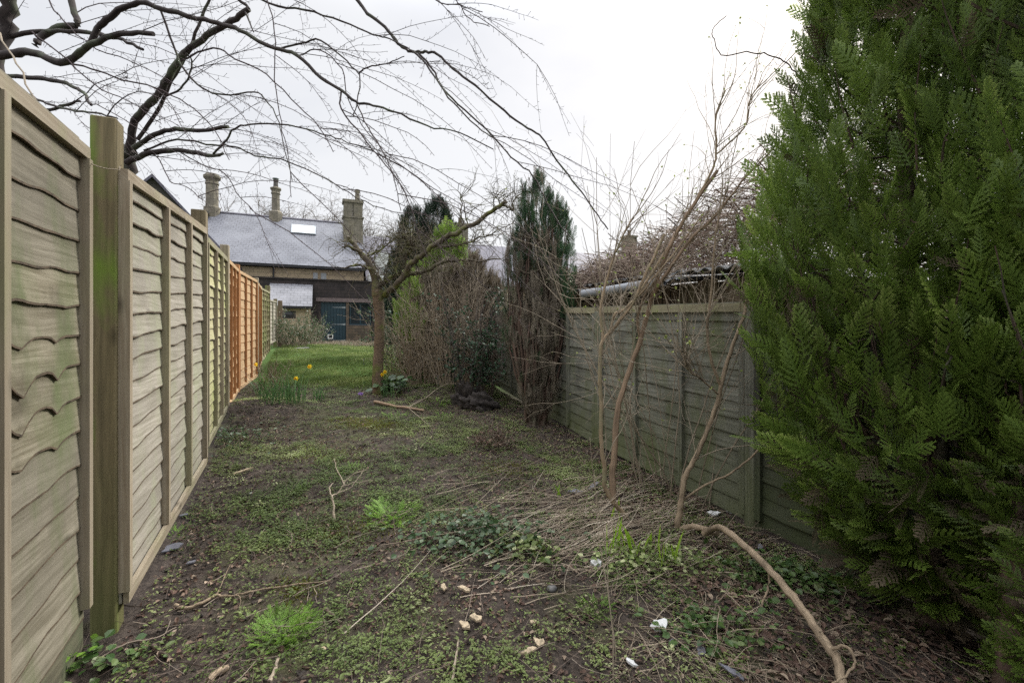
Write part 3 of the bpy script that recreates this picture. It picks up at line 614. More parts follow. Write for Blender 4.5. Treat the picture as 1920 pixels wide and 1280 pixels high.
for s0, s1, w0, w1, zz0, zz1, sd2 in ((.0, 1.05, .40, 2.9, 1.745, 1.95, 1), (.9, 1.75, .30, 2.9, 1.70, 1.97, 2), (1.6, 2.9, .46, 2.9, 1.80, 1.99, 3), (2.8, 3.95, .42, 2.9, 1.77, 1.95, 4)):
    ns, nw = 60, 10; ss = np.linspace(s0, s1, ns); ws = np.linspace(w0, w1, nw); rr_ = np.random.default_rng(sd2)
    V = []
    for th in (0, .008):
        for i_, s in enumerate(ss):
            jag = .05*vnoise(s*9, 3.3, sd2)
            for j_, w in enumerate(ws):
                w2 = w-(jag+ (.06*vnoise(s*3, 1.1, sd2+5))) if j_ == 0 else w
                V.append(SP(s, w2, zz0+(zz1-zz0)*(w-w0)/(w1-w0)+.016*math.sin(s*2*math.pi/.15)+.03*(s-s0)-th+.02*float(vnoise(s*2, w*2, sd2))))
    V = np.array(V); i_ = np.arange(ns-1)[:, None]*nw; j_ = np.arange(nw-1)[None]; F = np.stack([i_+j_, i_+nw+j_, i_+nw+j_+1, i_+j_+1], -1).reshape(-1, 4)
    e = np.arange(ns-1)*nw; n2 = ns*nw
    b = MB(); b.add(V, [F, F[:, ::-1]+n2, np.stack([e, e+n2, e+nw+n2, e+nw], -1)]); b.build('roof_sheet', M['corr'], sh)
pp = [P(1092, 551, 5.2), P(1130, 546, 4.95), P(1180, 538, 4.7), P(1245, 528, 4.35)]
pp = [np.array((p[0], p[1], p[2])) for p in pp]
b = MB(); T = np.linspace(0, 1, 12); path = np.array([np.array([np.interp(t, [0, .33, .66, 1], [q[c] for q in pp]) for c in range(3)]) for t in T])
b.tube(path, .047, 16, cap=False); b.tube(path, .040, 16, cap=False)
pipe = b.build('pipe', M['grey_pipe'], smooth=True); tag(pipe, 'grey plastic pipe lying along the edge of the shed roof', 'pipe')

# ------------------------------------------------ growing things: helpers
def smooth_path(pts, n=4, jit=0.0):
    pts = np.asarray(pts, float); m = len(pts)
    if m < 3: return np.array([pts[0]+(pts[-1]-pts[0])*t for t in np.linspace(0, 1, n+1)])
    ext = np.vstack([2*pts[0]-pts[1], pts, 2*pts[-1]-pts[-2]]); out = []
    for i in range(m-1):
        p0, p1, p2, p3 = ext[i:i+4]
        for t in np.arange(n)/n: out.append(.5*((2*p1)+(-p0+p2)*t+(2*p0-5*p1+4*p2-p3)*t*t+(-p0+3*p1-3*p2+p3)*t**3))
    out.append(pts[-1]); out = np.array(out)
    if jit: out[1:-1] += rng.normal(size=(len(out)-2, out.shape[1]))*jit*np.r_[np.ones(min(3, out.shape[1])), np.zeros(out.shape[1]-min(3, out.shape[1]))]
    return out
def limb(b, pix, r0, r1, n=8, sub=4, jit=.003, Z=None):
    """pix: list of (x,y,Z) -> tube; returns world path"""
    q = np.array([P(*(p if len(p) == 3 else (*p, Z))) for p in pix]); q = smooth_path(q, sub, jit)
    rad = np.linspace(r0, r1, len(q))*(1+.05*rng.normal(size=len(q))*(r0 > .008)); b.tube(q, np.abs(rad), n, r=rng.random()); return q
def grow(b, p, d, L, r0, droop=0.0, wob=.15, seg=6, sides=4, curve=None, r=None, rmin=.0008):
    pts = [np.array(p, float)]; d = nrm(np.array(d, float)); h = L/seg
    for k in range(seg):
        d = nrm(d+rng.normal(size=3)*wob+np.array((0, 0, -droop))); pts.append(pts[-1]+d*h)
    pts = np.array(pts); b.tube(pts, np.linspace(r0, max(r0*.35, rmin), len(pts)), sides, r=rng.random() if r is None else r, cap=False); return pts
def tangent(q, i):
    return nrm(q[min(i+1, len(q)-1)]-q[max(i-1, 0)])
def spurs(b, q, every=.05, L=(.01, .04), r=.0016, bud=None, budr=.003):
    """short side spurs with buds along a path"""
    cl = np.r_[0, np.cumsum(np.linalg.norm(np.diff(q, axis=0), axis=1))]; s = every*rng.random(); flip = 1
    while s < cl[-1]:
        p = np.array([np.interp(s, cl, q[:, c]) for c in range(3)]); i = int(np.searchsorted(cl, s)); t = tangent(q, min(i, len(q)-1))
        side = nrm(np.cross(t, rng.normal(size=3))); d = nrm(t*.5+side)
        l = rng.uniform(*L); e = p+d*l; b.tube(np.array([p, p+d*l*.6, e]), [r, r*.9, r*.7], 3, r=rng.random(), cap=False)
        (bud or b).tube(np.array([e-d*budr, e+d*budr*.6, e+d*budr*2.6]), [r*.7, budr*.55, r*.2], 4, r=rng.random(), cap=False)
        s += every*rng.uniform(.5, 1.6); flip = -flip

def make_frond(seed, npairs=12, sub=4, droop=.5, width=.30):
    g = np.random.default_rng(seed); V = []; F = []; T = []
    def tri(a, b_, c, t):
        k = len(V); V.extend([a, b_, c]); T.extend([t[0], t[1], t[2]]); F.append((k, k+1, k+2))
    bend = lambda y: -.10*y*y
    def pt(x, y): return (x, y, bend(y)-droop*abs(x)**1.5+.02*g.standard_normal()*abs(x))
    for k in range(4):
        y0, y1 = k/4, (k+1)/4; w0, w1 = .012*(1-y0)+.004, .012*(1-y1)+.004
        tri(pt(-w0, y0), pt(w0, y0), pt(w1, y1), (.1,)*3); tri(pt(-w0, y0), pt(w1, y1), pt(-w1, y1), (.1,)*3)
    for i in range(npairs):
        t = (i+.4)/npairs
        for s in (-1, 1):
            L = (width*(1-t)**.75+.07)*g.uniform(.75, 1.15); an = R(58-22*t)+g.normal()*.08; y = t*.97+s*.015
            dx, dy = math.sin(an)*s, math.cos(an); N = 3; prev = np.array((0., y))
            for q in range(N):
                dx2 = dx*(1-.12*q); dy2 = dy+.12*q; ln = math.hypot(dx2, dy2); d = np.array((dx2/ln, dy2/ln)); nx_ = prev+d*L/N
                wv = .015*(1-q/N)+.005; nn = np.array((-d[1], d[0]))*wv
                tq = .15+.35*q/N
                tri(pt(*(prev-nn)), pt(*(prev+nn)), pt(*nx_), (tq, tq, tq+.1))
                for u in range(sub//2+1):
                    f = (u+.5)/(sub//2+1); base = prev+(nx_-prev)*f; l2 = (.06+.12*L*(1-(q+f)/N))*g.uniform(.7, 1.1)*.8
                    for sg in (-1, 1):
                        a2 = R(32)*sg; dd = np.array((d[0]*math.cos(a2)-d[1]*math.sin(a2), d[0]*math.sin(a2)+d[1]*math.cos(a2)))
                        pn = np.array((-dd[1], dd[0]))*.012; tip = base+dd*l2
                        tri(pt(*(base-pn)), pt(*(base+pn+dd*l2*.3)), pt(*tip), (tq, tq+.1, tq+.3))
                prev = nx_
    return np.array(V), np.array(F), np.array(T)
FR_HI = [make_frond(s, 9, 3, .7, w_) for s, w_ in ((1, .30), (2, .36), (3, .25))]
FR_LO = [make_frond(s, 9, 2, width=.30) for s in (5, 6)]
FR_THIN = [make_frond(s, 9, 1, .1, .16) for s in (8, 9)]
def put_fronds(b, T, pos, axis, size, r, nref=None, mi=0):
    k = rng.integers(0, len(T), len(pos)); Rm = rots(axis, nref)
    for i in range(len(T)):
        m = k == i
        if m.any(): b.inst(T[i][0], T[i][1], pos[m], Rm[m], size[m], r=r[m], tr=T[i][2]*.9-.2, mi=mi)  # tips lighter: new growth, plus lit tips put into the tone
LEAF = (np.array([(0, 0, 0), (-.3, .35, .05), (.3, .35, .05), (-.27, .7, .04), (.27, .7, .04), (0, 1, -.06), (0, .5, -.03)]),
        np.array([(0, 6, 1), (0, 2, 6), (1, 6, 3), (2, 4, 6), (3, 6, 5), (6, 4, 5)]))

# ------------------------------------------------ big conifers on the right
TA = np.array((1.92, 2.08)); TB = np.array((2.05, 1.45))
def conifer(name, label, base, H, prof, nf, trunks, seed, zmin=.15, fs=(.10, .23)):
    """prof(z, az)-> crown radius"""
    global rng
    rng = np.random.default_rng(seed)
    g0 = float(gh(base[0], base[1])); t = thing(name, label, 'tree', (base[0], base[1], g0))
    b = MB(); br = MB()
    stems = []
    for (q, r0, r1) in trunks:
        q = smooth_path(np.array(q), 6, .006); b.tube(q, np.linspace(r0, r1, len(q)), 12, r=rng.random()); stems.append(q)
    b.build('trunk', M['bark_conifer'], t, smooth=True)
    # branches rise out of the stems, fronds sit on them
    pos = []; ax = []; sz = []; dd = []
    z = rng.uniform(zmin, H, nf) ; az = rng.uniform(0, 2*math.pi, nf)
    Rr = prof(z, az); u = rng.random(nf)**.42
    rad = Rr*(.25+.75*u)
    face = np.cos(az-math.atan2(-base[1], -base[0]))
    # clumps: modulate the outer reach
    cl = fbm(az*2.2+3, z*1.6, seed, 3); rad = rad*(.74+.5*cl)
    keep = (vnoise(az*3+9, z*3.2, seed+4) > .16) | (u < .7); keep &= ~((face > .55) & (z > 1.9) & (rng.random(nf) < .45))
    z, az, rad, Rr, u = z[keep], az[keep], rad[keep], Rr[keep], u[keep]
    ca, sa = np.cos(az), np.sin(az)
    p = np.stack([base[0]+ca*rad, base[1]+sa*rad, g0+z], -1)
    a = np.stack([ca*.45, sa*.45, np.full_like(ca, 1.0)], -1)+rng.normal(size=(len(ca), 3))*.28
    # low fronds flare outward and droop
    a[:, 2] = np.where(z < .9, a[:, 2]*.45, a[:, 2]); a[:, :2] *= np.where(z < .9, 1.6, 1)[:, None]
    s = rng.uniform(*fs, len(ca))*(.75+.35*u)
    r = np.clip(rng.random(len(ca))*.45+.30*(u-.5)+.12*fbm(az*4, z*4, 77), 0, .75)
    out = np.stack([ca, sa, np.full_like(ca, .5)], -1)+rng.normal(size=(len(ca), 3))*.5
    fb = MB(); outer = u > .55
    xr = base[0]+ca*rad
    dead = (rng.random(len(ca)) < np.where(z < 1.0, .26, .03)) & (u < .93)
    live = ~dead
    m = live & outer; put_fronds(fb, FR_HI, p[m], a[m], s[m], r[m], out[m])
    m = live & ~outer; put_fronds(fb, FR_LO, p[m], a[m], s[m], r[m], out[m])
    fb.build('foliage', M['conifer'], t)
    db = MB(); put_fronds(db, FR_LO, p[dead]-[0, 0, .03], a[dead]-[0, 0, .6], s[dead]*.9, r[dead]); db.build('dead_foliage', M['conifer_dead'], t)
    # side branches: from stem up to a share of the frond bases
    idx = rng.choice(len(p), min(240, len(p)), replace=False)
    for i in idx:
        zt = p[i][2]-rng.uniform(.5, 1.1)*max(.15, rad[i]); ok = [q_ for q_ in stems if q_[0][2]-.2 < zt < q_[-1][2]-.15]
        if not ok: continue
        q = ok[rng.integers(len(ok))]
        kk = int(np.argmin(abs(q[:, 2]-zt))); a0_ = q[kk]; e = p[i]+a[i]/np.linalg.norm(a[i])*s[i]*.4
        mid = a0_*.45+p[i]*.55-np.array((0, 0, .06)); pth = smooth_path(np.array([a0_, mid, p[i], e]), 4, .006)
        br.tube(pth, np.linspace(.007, .002, len(pth)), 4, r=rng.random(), cap=False)
    for k in range(90):
        a1 = rng.uniform(0, 6.28); z1 = rng.uniform(.5, H*.7); r1 = float(prof(z1, a1))*rng.uniform(.5, .8)
        grow(br, (base[0]+math.cos(a1)*r1, base[1]+math.sin(a1)*r1, g0+z1), (math.cos(a1)*.25, math.sin(a1)*.25, 1), rng.uniform(.3, .75), .0045, wob=.05, seg=6, sides=5)
    br.build('branches', M['bark_conifer'], t)
    return t
def profA(z, az):
    zz_ = [0, .3, .55, 1.0, 1.4, 1.8, 2.3, 2.8, 3.5, 4.2, 5]; rr_ = [.14, .30, .52, .70, .70, .77, .55, .41, .58, .6, .3]  # top radii beyond the frame enlarged to add shade from above
    return np.interp(z, zz_, rr_)*(1+.05*np.sin(az*3))
gA = float(gh(*TA))
conifer('conifer', 'tall feathery green conifer in front of the right fence, nearest the bent shrub', TA, 4.6, profA, 8200,
        [([(1.92, 2.08, gA-.1), (1.93, 2.1, .5), (1.87, 2.1, 1.2), (1.84, 2.12, 2.0), (1.86, 2.15, 3.0), (1.86, 2.12, 4.6)], .045, .02),
         ([(1.94, 2.12, gA-.1), (1.8, 2.2, .5), (1.55, 2.25, 1.1), (1.42, 2.3, 1.9)], .016, .006),
         ([(1.93, 2.05, .6), (1.98, 1.98, 1.2), (2.0, 1.95, 2.2), (2.02, 1.9, 3.6)], .022, .01)], 5)
def profB(z, az):
    return np.interp(z, [0, .3, .8, 1.3, 1.9, 2.4, 2.8, 3.4, 4.4], [.3, .36, .44, .52, .56, .62, .9, 1.0, .7])  # crown above the view widened to throw overhead shade on the right side
gB = float(gh(*TB))
conifer('conifer', 'dark shaded conifer at the right edge with thick stringy trunk', TB, 4.3, profB, 8200,
        [([(1.72, 1.55, gB-.1), (1.74, 1.56, .25), (1.82, 1.58, .8), (1.86, 1.62, 1.4), (1.92, 1.65, 2.2), (1.95, 1.6, 4.2)], .06, .018),
         ([(1.9, 1.6, .1), (2.05, 1.5, .8), (2.2, 1.5, 2.0), (2.25, 1.5, 4.0)], .03, .012)], 6, zmin=.06, fs=(.08, .17))
rng = np.random.default_rng(21)

# ------------------------------------------------ overhanging weeping trees behind the left fence
def bare_tree(name, label, limbs, base, trunk, seed, nweep=60, wl=(.5, 1.3), right=1.0, bark='barkA', spurgap=.05, minspur=.0, cat='tree'):
    global rng
    rng = np.random.default_rng(seed)
    t = thing(name, label, cat, base); b = MB(); tw = MB()
    if trunk is not None:
        q = smooth_path(np.array(trunk[0]), 5, .01); tb = MB(); tb.tube(q, np.linspace(trunk[1], trunk[2], len(q)), 14); tb.build('trunk', M[bark], t, smooth=True)
    paths = []
    for L in limbs:
        pix, r0, r1 = L[:3]; tgt = b if r0 > .0065 else tw
        q = limb(tgt, pix, r0, r1, 9 if r0 > .01 else 5); paths.append((q, r0, r1))
        if r0 < .02: spurs(tw, q, spurgap, (.008, .035), .0014)
    for k in range(nweep):
        q, r0, r1 = paths[rng.integers(len(paths))]; i = rng.integers(1, len(q)); 
        d = np.array((right*rng.uniform(.1, 1.0), rng.uniform(-.35, .45), rng.uniform(-.25, .55)))+tangent(q, i)*.5
        L = rng.uniform(*wl); w = grow(tw, q[i], d, L, rng.uniform(.0018, .0034), droop=.07*rng.random()+.035, wob=.07, seg=9, sides=4, rmin=.0009)
        spurs(tw, w, spurgap*.8, (.006, .03), .0012)
        if rng.random() < .6:
            for _ in range(2):
                j = rng.integers(2, 7); w2 = grow(tw, w[j], tangent(w, j)+rng.normal(size=3)*.5, L*rng.uniform(.25, .5), .0015, droop=.06, wob=.09, seg=6, sides=3, rmin=.0008); spurs(tw, w2, spurgap, (.005, .02), .001)
    b.build('limbs', M[bark], t, smooth=True); tw.build('twigs', M['twig'], t)
    return t
Za = 3.1
A_ = lambda l, z0=3.1, z1=3.1: [(x, y, z0+(z1-z0)*i/(len(l)-1)) for i, (x, y) in enumerate(l)]
px_ = lambda w, Z: w*Z/FPX/2*(.85 if w > 4 else 1)
limbsA = [
 (A_([(0, 104), (34, 100), (60, 98), (114, 118), (145, 100), (168, 85), (200, 72), (235, 62), (288, 64)], 3.1, 2.8), px_(18, 3), px_(9, 3)),
 (A_([(168, 85), (182, 55), (200, 38), (232, 16), (268, 6), (300, 16), (370, 34), (420, 47), (460, 63), (514, 91), (558, 104), (600, 145), (640, 170), (668, 192), (700, 197), (740, 210), (800, 235), (860, 250), (925, 280)], 2.95, 2.6), px_(13, 3), px_(1.6, 3)),
 (A_([(0, 75), (60, 60), (130, 59), (190, 66), (230, 75), (268, 93)], 3.2, 2.9), px_(11, 3), px_(6, 3)),
 (A_([(66, 86), (78, 68), (112, 52), (145, 46), (138, 18), (126, -30), (110, -90)], 3.1, 3.2), px_(15, 3), px_(12, 3)),
 (A_([(0, 140), (70, 147), (115, 154), (144, 165), (160, 180), (171, 197)], 3.1, 2.8), px_(10, 3), px_(5, 3)),
 (A_([(4, 162), (50, 176), (90, 195), (130, 205), (180, 212), (220, 222)], 3.1, 2.6), px_(6, 3), px_(2.5, 3)),
 (A_([(60, 215), (95, 205), (125, 196), (150, 190)], 3.2, 3.0), px_(8, 3), px_(4, 3)),
 (A_([(110, -90), (200, -140), (400, -150), (560, -110), (668, 0), (690, 25), (722, 52), (742, 76), (760, 92), (785, 99), (800, 97), (820, 102), (850, 130), (890, 160), (945, 208), (990, 240), (1012, 255), (1055, 315), (1090, 360), (1115, 395), (1140, 430)], 3.2, 2.7), px_(9, 3), px_(2, 3)),
 (A_([(785, 100), (810, 130), (830, 165), (870, 205), (920, 250), (960, 295), (1000, 330), (1020, 370), (1052, 425), (1075, 450)], 2.9, 2.75), px_(4.5, 3), px_(2.0, 3)),
 (A_([(775, 97), (800, 122), (825, 160), (860, 203), (905, 245), (925, 256)], 2.9, 2.7), px_(4, 3), px_(1.8, 3)),
 (A_([(400, -150), (440, -50), (504, 7), (570, 18), (640, 40), (700, 65), (730, 73), (775, 98)], 3.1, 2.9), px_(6, 3), px_(2, 3)),
 (A_([(527, 91), (565, 82), (601, 76), (640, 107), (673, 140), (671, 190), (662, 220)], 2.85, 2.7), px_(4.5, 3), px_(1.6, 3)),
 (A_([(673, 140), (685, 128), (712, 123), (735, 115), (758, 106)], 2.8, 2.7), px_(3, 3), px_(1.5, 3)),
 (A_([(668, 192), (690, 240), (722, 290), (738, 335), (752, 395)], 2.75, 2.6), px_(2.5, 3), px_(1.2, 3)),
 (A_([(640, 170), (640, 205), (680, 255), (705, 288), (740, 330), (765, 375), (782, 430), (800, 480)], 2.75, 2.6), px_(3, 3), px_(1.2, 3)),
 (A_([(705, 288), (757, 315), (790, 340), (815, 362), (832, 390)], 2.7, 2.6), px_(2.2, 3), px_(1.2, 3)),
 (A_([(470, -60), (500, 0), (515, 60), (515, 150), (527, 230), (540, 290), (546, 370)], 3.0, 2.8), px_(2.5, 3), px_(1.2, 3)),
 (A_([(300, 16), (340, 120), (380, 165), (420, 178), (475, 172), (500, 190), (520, 220), (532, 270), (548, 340)], 2.9, 2.7), px_(4, 3), px_(1.3, 3)),
 (A_([(780, -60), (815, 0), (860, 10), (905, 23)], 2.9, 2.8), px_(2.5, 3), px_(1.4, 3)), (A_([(850, -5), (862, 10), (880, 35), (918, 50)], 2.9, 2.8), px_(2.2, 3), px_(1.3, 3)),
 (A_([(560, 104), (600, 95), (640, 130), (655, 190), (690, 250), (740, 300)], 2.9, 2.6), px_(2.4, 3), px_(1.3, 3)),
 (A_([(114, 118), (170, 128), (230, 150), (290, 165), (350, 195), (400, 240), (430, 300)], 3.0, 2.7), px_(3.5, 3), px_(1.3, 3)),
 (A_([(60, 60), (110, 100), (180, 160), (240, 190), (300, 230)], 3.0, 2.7), px_(3, 3), px_(1.3, 3)),
 (A_([(90, -60), (92, 0), (120, 40), (180, 90), (260, 120), (330, 160)], 3.2, 2.8), px_(3.2, 3), px_(1.3, 3)),
]
tx, ty_ = P(-22, 100, 3.2)[:2]
bare_tree('weeping_tree', 'bare weeping tree at the top left whose long twigs hang across the sky', limbsA, (tx, ty_, 0),
          ([(tx-.1, ty_, -.1), (tx-.05, ty_, .8), tuple(P(-30, 330, 3.2)), tuple(P(-14, 180, 3.2)), tuple(P(-8, 100, 3.15)), tuple(P(12, 35, 3.15)), tuple(P(32, -40, 3.1)), tuple(P(110, -90, 3.2)+[0, 0, .0])], .075, .035), 31, nweep=62, wl=(.5, 1.4))
limbsB = [
 (A_([(236, 305), (246, 270), (250, 235), (270, 205), (297, 178), (312, 150), (335, 115), (357, 90), (400, 60), (432, 40), (467, 17)], 3.5, 3.1), px_(17, 3.4), px_(11, 3.2)),
 (A_([(258, 262), (300, 200), (322, 152), (350, 105), (372, 48), (398, -10), (420, -70)], 3.45, 3.2), px_(8, 3.4), px_(5, 3.2)),
 (A_([(250, 278), (290, 252), (330, 243), (380, 245), (428, 238)], 3.4, 3.2), px_(11, 3.4), px_(7, 3.2)),
 (A_([(238, 305), (280, 287), (330, 281), (370, 287), (400, 292), (418, 288)], 3.4, 3.1), px_(13, 3.4), px_(6, 3.2)),
 (A_([(312, 180), (345, 160), (358, 130), (359, 112), (350, 100)], 3.3, 3.2), px_(4, 3.2), px_(2.5, 3.2)),
 (A_([(400, 289), (425, 262), (440, 242), (470, 234), (540, 235), (600, 250), (640, 262), (700, 285), (757, 315)], 3.1, 2.8), px_(4, 3.2), px_(1.4, 3.2)),
 (A_([(270, 282), (330, 262), (400, 272), (440, 275), (480, 292), (540, 303), (600, 330), (640, 353), (700, 385), (752, 399)], 3.3, 2.8), px_(4, 3.2), px_(1.3, 3.2)),
 (A_([(467, 17), (440, -10), (425, -50)], 3.1, 3.1), px_(6, 3.2), px_(5, 3.2)), (A_([(460, 22), (475, 60)], 3.1, 3.0), px_(4, 3.2), px_(2, 3.2)),
 (A_([(335, 115), (400, 90), (440, 110), (500, 140), (560, 200), (600, 240), (625, 285)], 3.2, 2.8), px_(3.4, 3.2), px_(1.3, 3.2)),
 (A_([(280, 287), (300, 300), (320, 340), (350, 350), (380, 375)], 3.4, 3.0), px_(2.2, 3.2), px_(1.3, 3.2)),
 (A_([(330, 281), (380, 310), (420, 325), (450, 370), (480, 400)], 3.3, 3.0), px_(2.2, 3.2), px_(1.3, 3.2)),
]
bx_, by_ = P(228, 300, 3.55)[:2]
bare_tree('weeping_tree', 'bare tree stump-like behind the tall green post, its cut limb slanting up to the right', limbsB, (bx_, by_, .1),
          ([(bx_-.06, by_+.1, -.1), (bx_-.05, by_+.06, 1.0), (bx_, by_, 2.1), tuple(P(237, 300, 3.5)), tuple(P(243, 287, 3.48))], .085, .05), 32, nweep=48, wl=(.4, 1.2))
rng = np.random.default_rng(22)
b = MB(); q = limb(b, [(0, 62, 1.9), (30, 120, 1.8), (70, 190, 1.75), (110, 235, 1.75), (140, 275, 1.78), (155, 300, 1.8), (215, 320, 1.82), (228, 310, 1.84)], .0035, .002, 5)
tag(b.build('climbing_vine', M['dead_stem']), 'thin pale climbing vine draped over the near left fence panel and post', 'climber')

# ------------------------------------------------ fruit tree in the middle
Zf = 7.0; gF = onground(710, 752)
tf = thing('fruit_tree', 'bare pruned fruit tree with brown ringed trunk and mossy limb reaching right', 'tree', gF)
b = MB(); q = smooth_path(np.array([P(709, 765, Zf), P(709, 745, Zf), P(708, 700, Zf), P(711, 640, Zf), P(711, 590, Zf), P(709, 560, Zf), P(710, 545, Zf)]), 5, .004)
b.tube(q, np.interp(np.linspace(0, 1, len(q)), [0, .08, .3, .7, .93, 1], [.10, .088, .08, .075, .09, .1])*(1+.04*rng.normal(size=len(q))), 14); b.build('trunk', M['bark_fruit'], tf, smooth=True)
b = MB(); tw = MB(); F_ = lambda l, dz=0.: [(x, y, Zf+dz*i/(len(l)-1)) for i, (x, y) in enumerate(l)]
fl_ = [([(708, 560), (704, 527), (695, 497), (677, 474), (664, 458), (653, 443)], .075, .028, 0), ([(678, 474), (660, 465), (642, 463)], .03, .012, -.2), ([(701, 514), (688, 503), (668, 498), (645, 503)], .03, .01, -.3),
 ([(713, 555), (728, 545), (744, 534), (757, 514), (769, 497), (788, 482), (818, 457), (854, 436), (898, 415), (929, 392), (950, 378)], .055, .03, -.6),
 ([(712, 545), (722, 528), (743, 518), (770, 514), (795, 508), (820, 497), (836, 490), (860, 488), (887, 490), (940, 486)], .05, .01, .6),
 ([(815, 461), (851, 461), (872, 456), (911, 443), (962, 418)], .022, .006, .2), ([(866, 427), (866, 400), (863, 364)], .016, .007, 0), ([(878, 424), (872, 395), (866, 368)], .012, .006, -.1),
 ([(940, 385), (955, 390), (962, 395), (967, 371), (1000, 356)], .02, .006, .2), ([(940, 386), (934, 372), (930, 364)], .012, .006, 0), ([(720, 526), (738, 515), (748, 484), (761, 456), (765, 440)], .02, .006, .3),
 ([(688, 480), (717, 464), (743, 446), (764, 446)], .018, .006, .3), ([(760, 500), (765, 470), (770, 452)], .014, .005, -.2), ([(805, 470), (806, 448), (795, 440)], .022, .012, 0), ([(716, 530), (705, 500), (690, 480), (700, 468)], .02, .006, .4)]
fp = []
for l, r0, r1, dz in fl_: fp.append(limb(b, F_(l, dz), r0*.95, r1*.95, 9 if r0 > .02 else 6, jit=.012))
b.build('limbs', M['bark_limb'], tf, smooth=True)
for k in range(520):
    q = fp[rng.integers(len(fp)) if rng.random() < .4 else rng.choice([3, 4, 5, 8, 10, 11, 12])]; i = rng.integers(2, len(q)); d = rng.normal(size=3)*np.array((1, .8, .7))+np.array((.25, 0, .35))
    w = grow(tw, q[i], d, rng.uniform(.15, .6), rng.uniform(.004, .007), droop=-.04+.1*rng.random(), wob=.28, seg=6, sides=4, rmin=.002)
    for _ in range(3):
        j = rng.integers(1, 6); grow(tw, w[j], tangent(w, j)+rng.normal(size=3)*.8, rng.uniform(.06, .28), .0028, wob=.3, seg=4, sides=3, rmin=.0018)
tw.build('twigs', M['bark_limb'], tf)

# ------------------------------------------------ shrubs and conifers of the middle distance
def blob_conifer(name, label, cx, cy, base_z, cols, n, size, mat, T, up=1.0, seed=0, stem='bark_conifer', stems=6, split=None, shell=.35, cat='tree', spread=.25):
    """cols: list of (dx,dy,z0,z1,rx) upright spindle lobes; fronds spread on and in them"""
    global rng
    rng = np.random.default_rng(seed); t = thing(name, label, cat, (cx, cy, base_z)); fb = MB(); fb2 = MB(); sb = MB()
    wts = np.array([(c[3]-c[2])*c[4] for c in cols]); wts = wts/wts.sum()
    for c, w in zip(cols, wts):
        m = int(n*w); f = rng.random(m); z = c[2]+(c[3]-c[2])*f; az = rng.uniform(0, 2*math.pi, m)
        pr = np.interp(f, [0, .15, .5, .8, .93, 1], [.55, .9, 1, .8, .5, .12]); u = shell+(1-shell)*rng.random(m)**.5
        rad = c[4]*pr*u*(.72+.56*fbm(az*1.6, z*3, seed, 3)); x = cx+c[0]+np.cos(az)*rad; y = cy+c[1]+np.sin(az)*rad
        p = np.stack([x, y, base_z+z], -1); a = np.stack([np.cos(az)*spread, np.sin(az)*spread, np.full(m, up)], -1)+rng.normal(size=(m, 3))*.22
        s = rng.uniform(.6, 1.25, m)*size; r = rng.random(m)*.7
        if split is not None:
            g = split(x-cx, y-cy, z, rng.random(m)); put_fronds(fb, T, p[g], a[g], s[g], r[g]); put_fronds(fb2, FR_THIN, p[~g], a[~g]*[.6, .6, 1], s[~g]*1.25, r[~g])
        else: put_fronds(fb, T, p, a, s, r)
        for k in range(stems):
            an = rng.uniform(0, 6.28); e = np.array((cx+c[0]+math.cos(an)*c[4]*.5, cy+c[1]+math.sin(an)*c[4]*.5, base_z+c[2]+(c[3]-c[2])*rng.uniform(.55, .92)))
            s0 = np.array((cx+rng.normal()*.05, cy+rng.normal()*.05, base_z-.05)); md = np.array((cx+c[0]*.7+rng.normal()*.06, cy+c[1]*.7+rng.normal()*.06, base_z+(e[2]-base_z)*.45))
            q = smooth_path(np.array([s0, md, e]), 6, .008); sb.tube(q, np.linspace(.022, .005, len(q)), 6, r=rng.random())
    sb.build('stems', M[stem], t, smooth=True)
    if fb.n: fb.build('foliage', M[mat], t)
    if fb2.n: fb2.build('bare_foliage', M['conifer_greybrown'], t)
    return t
def gp(px, Z): x = (px-CX)/FPX*Z; return x, Z, float(gh(x, Z))
x, y, z = gp(1003, 5.75)
blob_conifer('half_dead_conifer', 'narrow conifer with bare brown inside and green tips beside the right fence', x, y, z,
    [(-.27, 0, .9, 2.35, .16), (.06, .1, 1.0, 3.12, .2), (.2, .0, .9, 2.85, .2), (.32, .05, .9, 2.75, .22), (-.02, -.1, .1, 1.7, .2), (.12, 0, .1, 1.5, .18), (-.12, .1, 1.7, 2.95, .13)], 3000, .15, 'conifer_dark', FR_LO, up=1.3, seed=41, stems=22,
    split=lambda dx, dy, z, r: ((z > 1.25) & (dx > .30) & (r < .95)) | ((z > 2.35) & (r < .85)) | ((z > 1.7) & (r < .35)) | ((dx < -.22) & (z > 1.0) & (r < .35)) | (r < .03), shell=.2, spread=.12)
x, y, z = gp(820, 9.2)
blob_conifer('dead_conifer', 'broad brown dead conifer clump behind the bare shrub stems', x, y, z,
    [(-.3, 0, .05, 1.9, .42), (.25, 0, .05, 2.15, .45), (.6, .3, .1, 2.0, .35)], 6500, .22, 'conifer_dead', FR_LO, seed=42, stems=8,
    split=lambda dx, dy, z, r: (r < .12), shell=.25)
x, y, z = gp(798, 13)
blob_conifer('yew', 'dark rounded yew standing behind the fruit tree', x, y, z, [(-.35, 0, .3, 4.15, .6), (.3, .1, .3, 4.45, .62), (0, 0, .3, 3.6, .75), (-.85, 0, .3, 2.9, .32), (.6, 0, .3, 3.9, .4)], 7500, .24, 'yew', FR_LO, seed=43, shell=.5)
x, y, z = gp(838, 10.5)
blob_conifer('golden_conifer', 'lime green conifer crown glowing behind the mossy limb', x, y, z, [(0, 0, .3, 3.15, .36), (.25, 0, .3, 2.75, .3), (-.35, -.1, .3, 2.5, .26)], 2300, .3, 'conifer_lime', FR_LO, seed=44, shell=.3)
x, y, z = gp(765, 8.6)
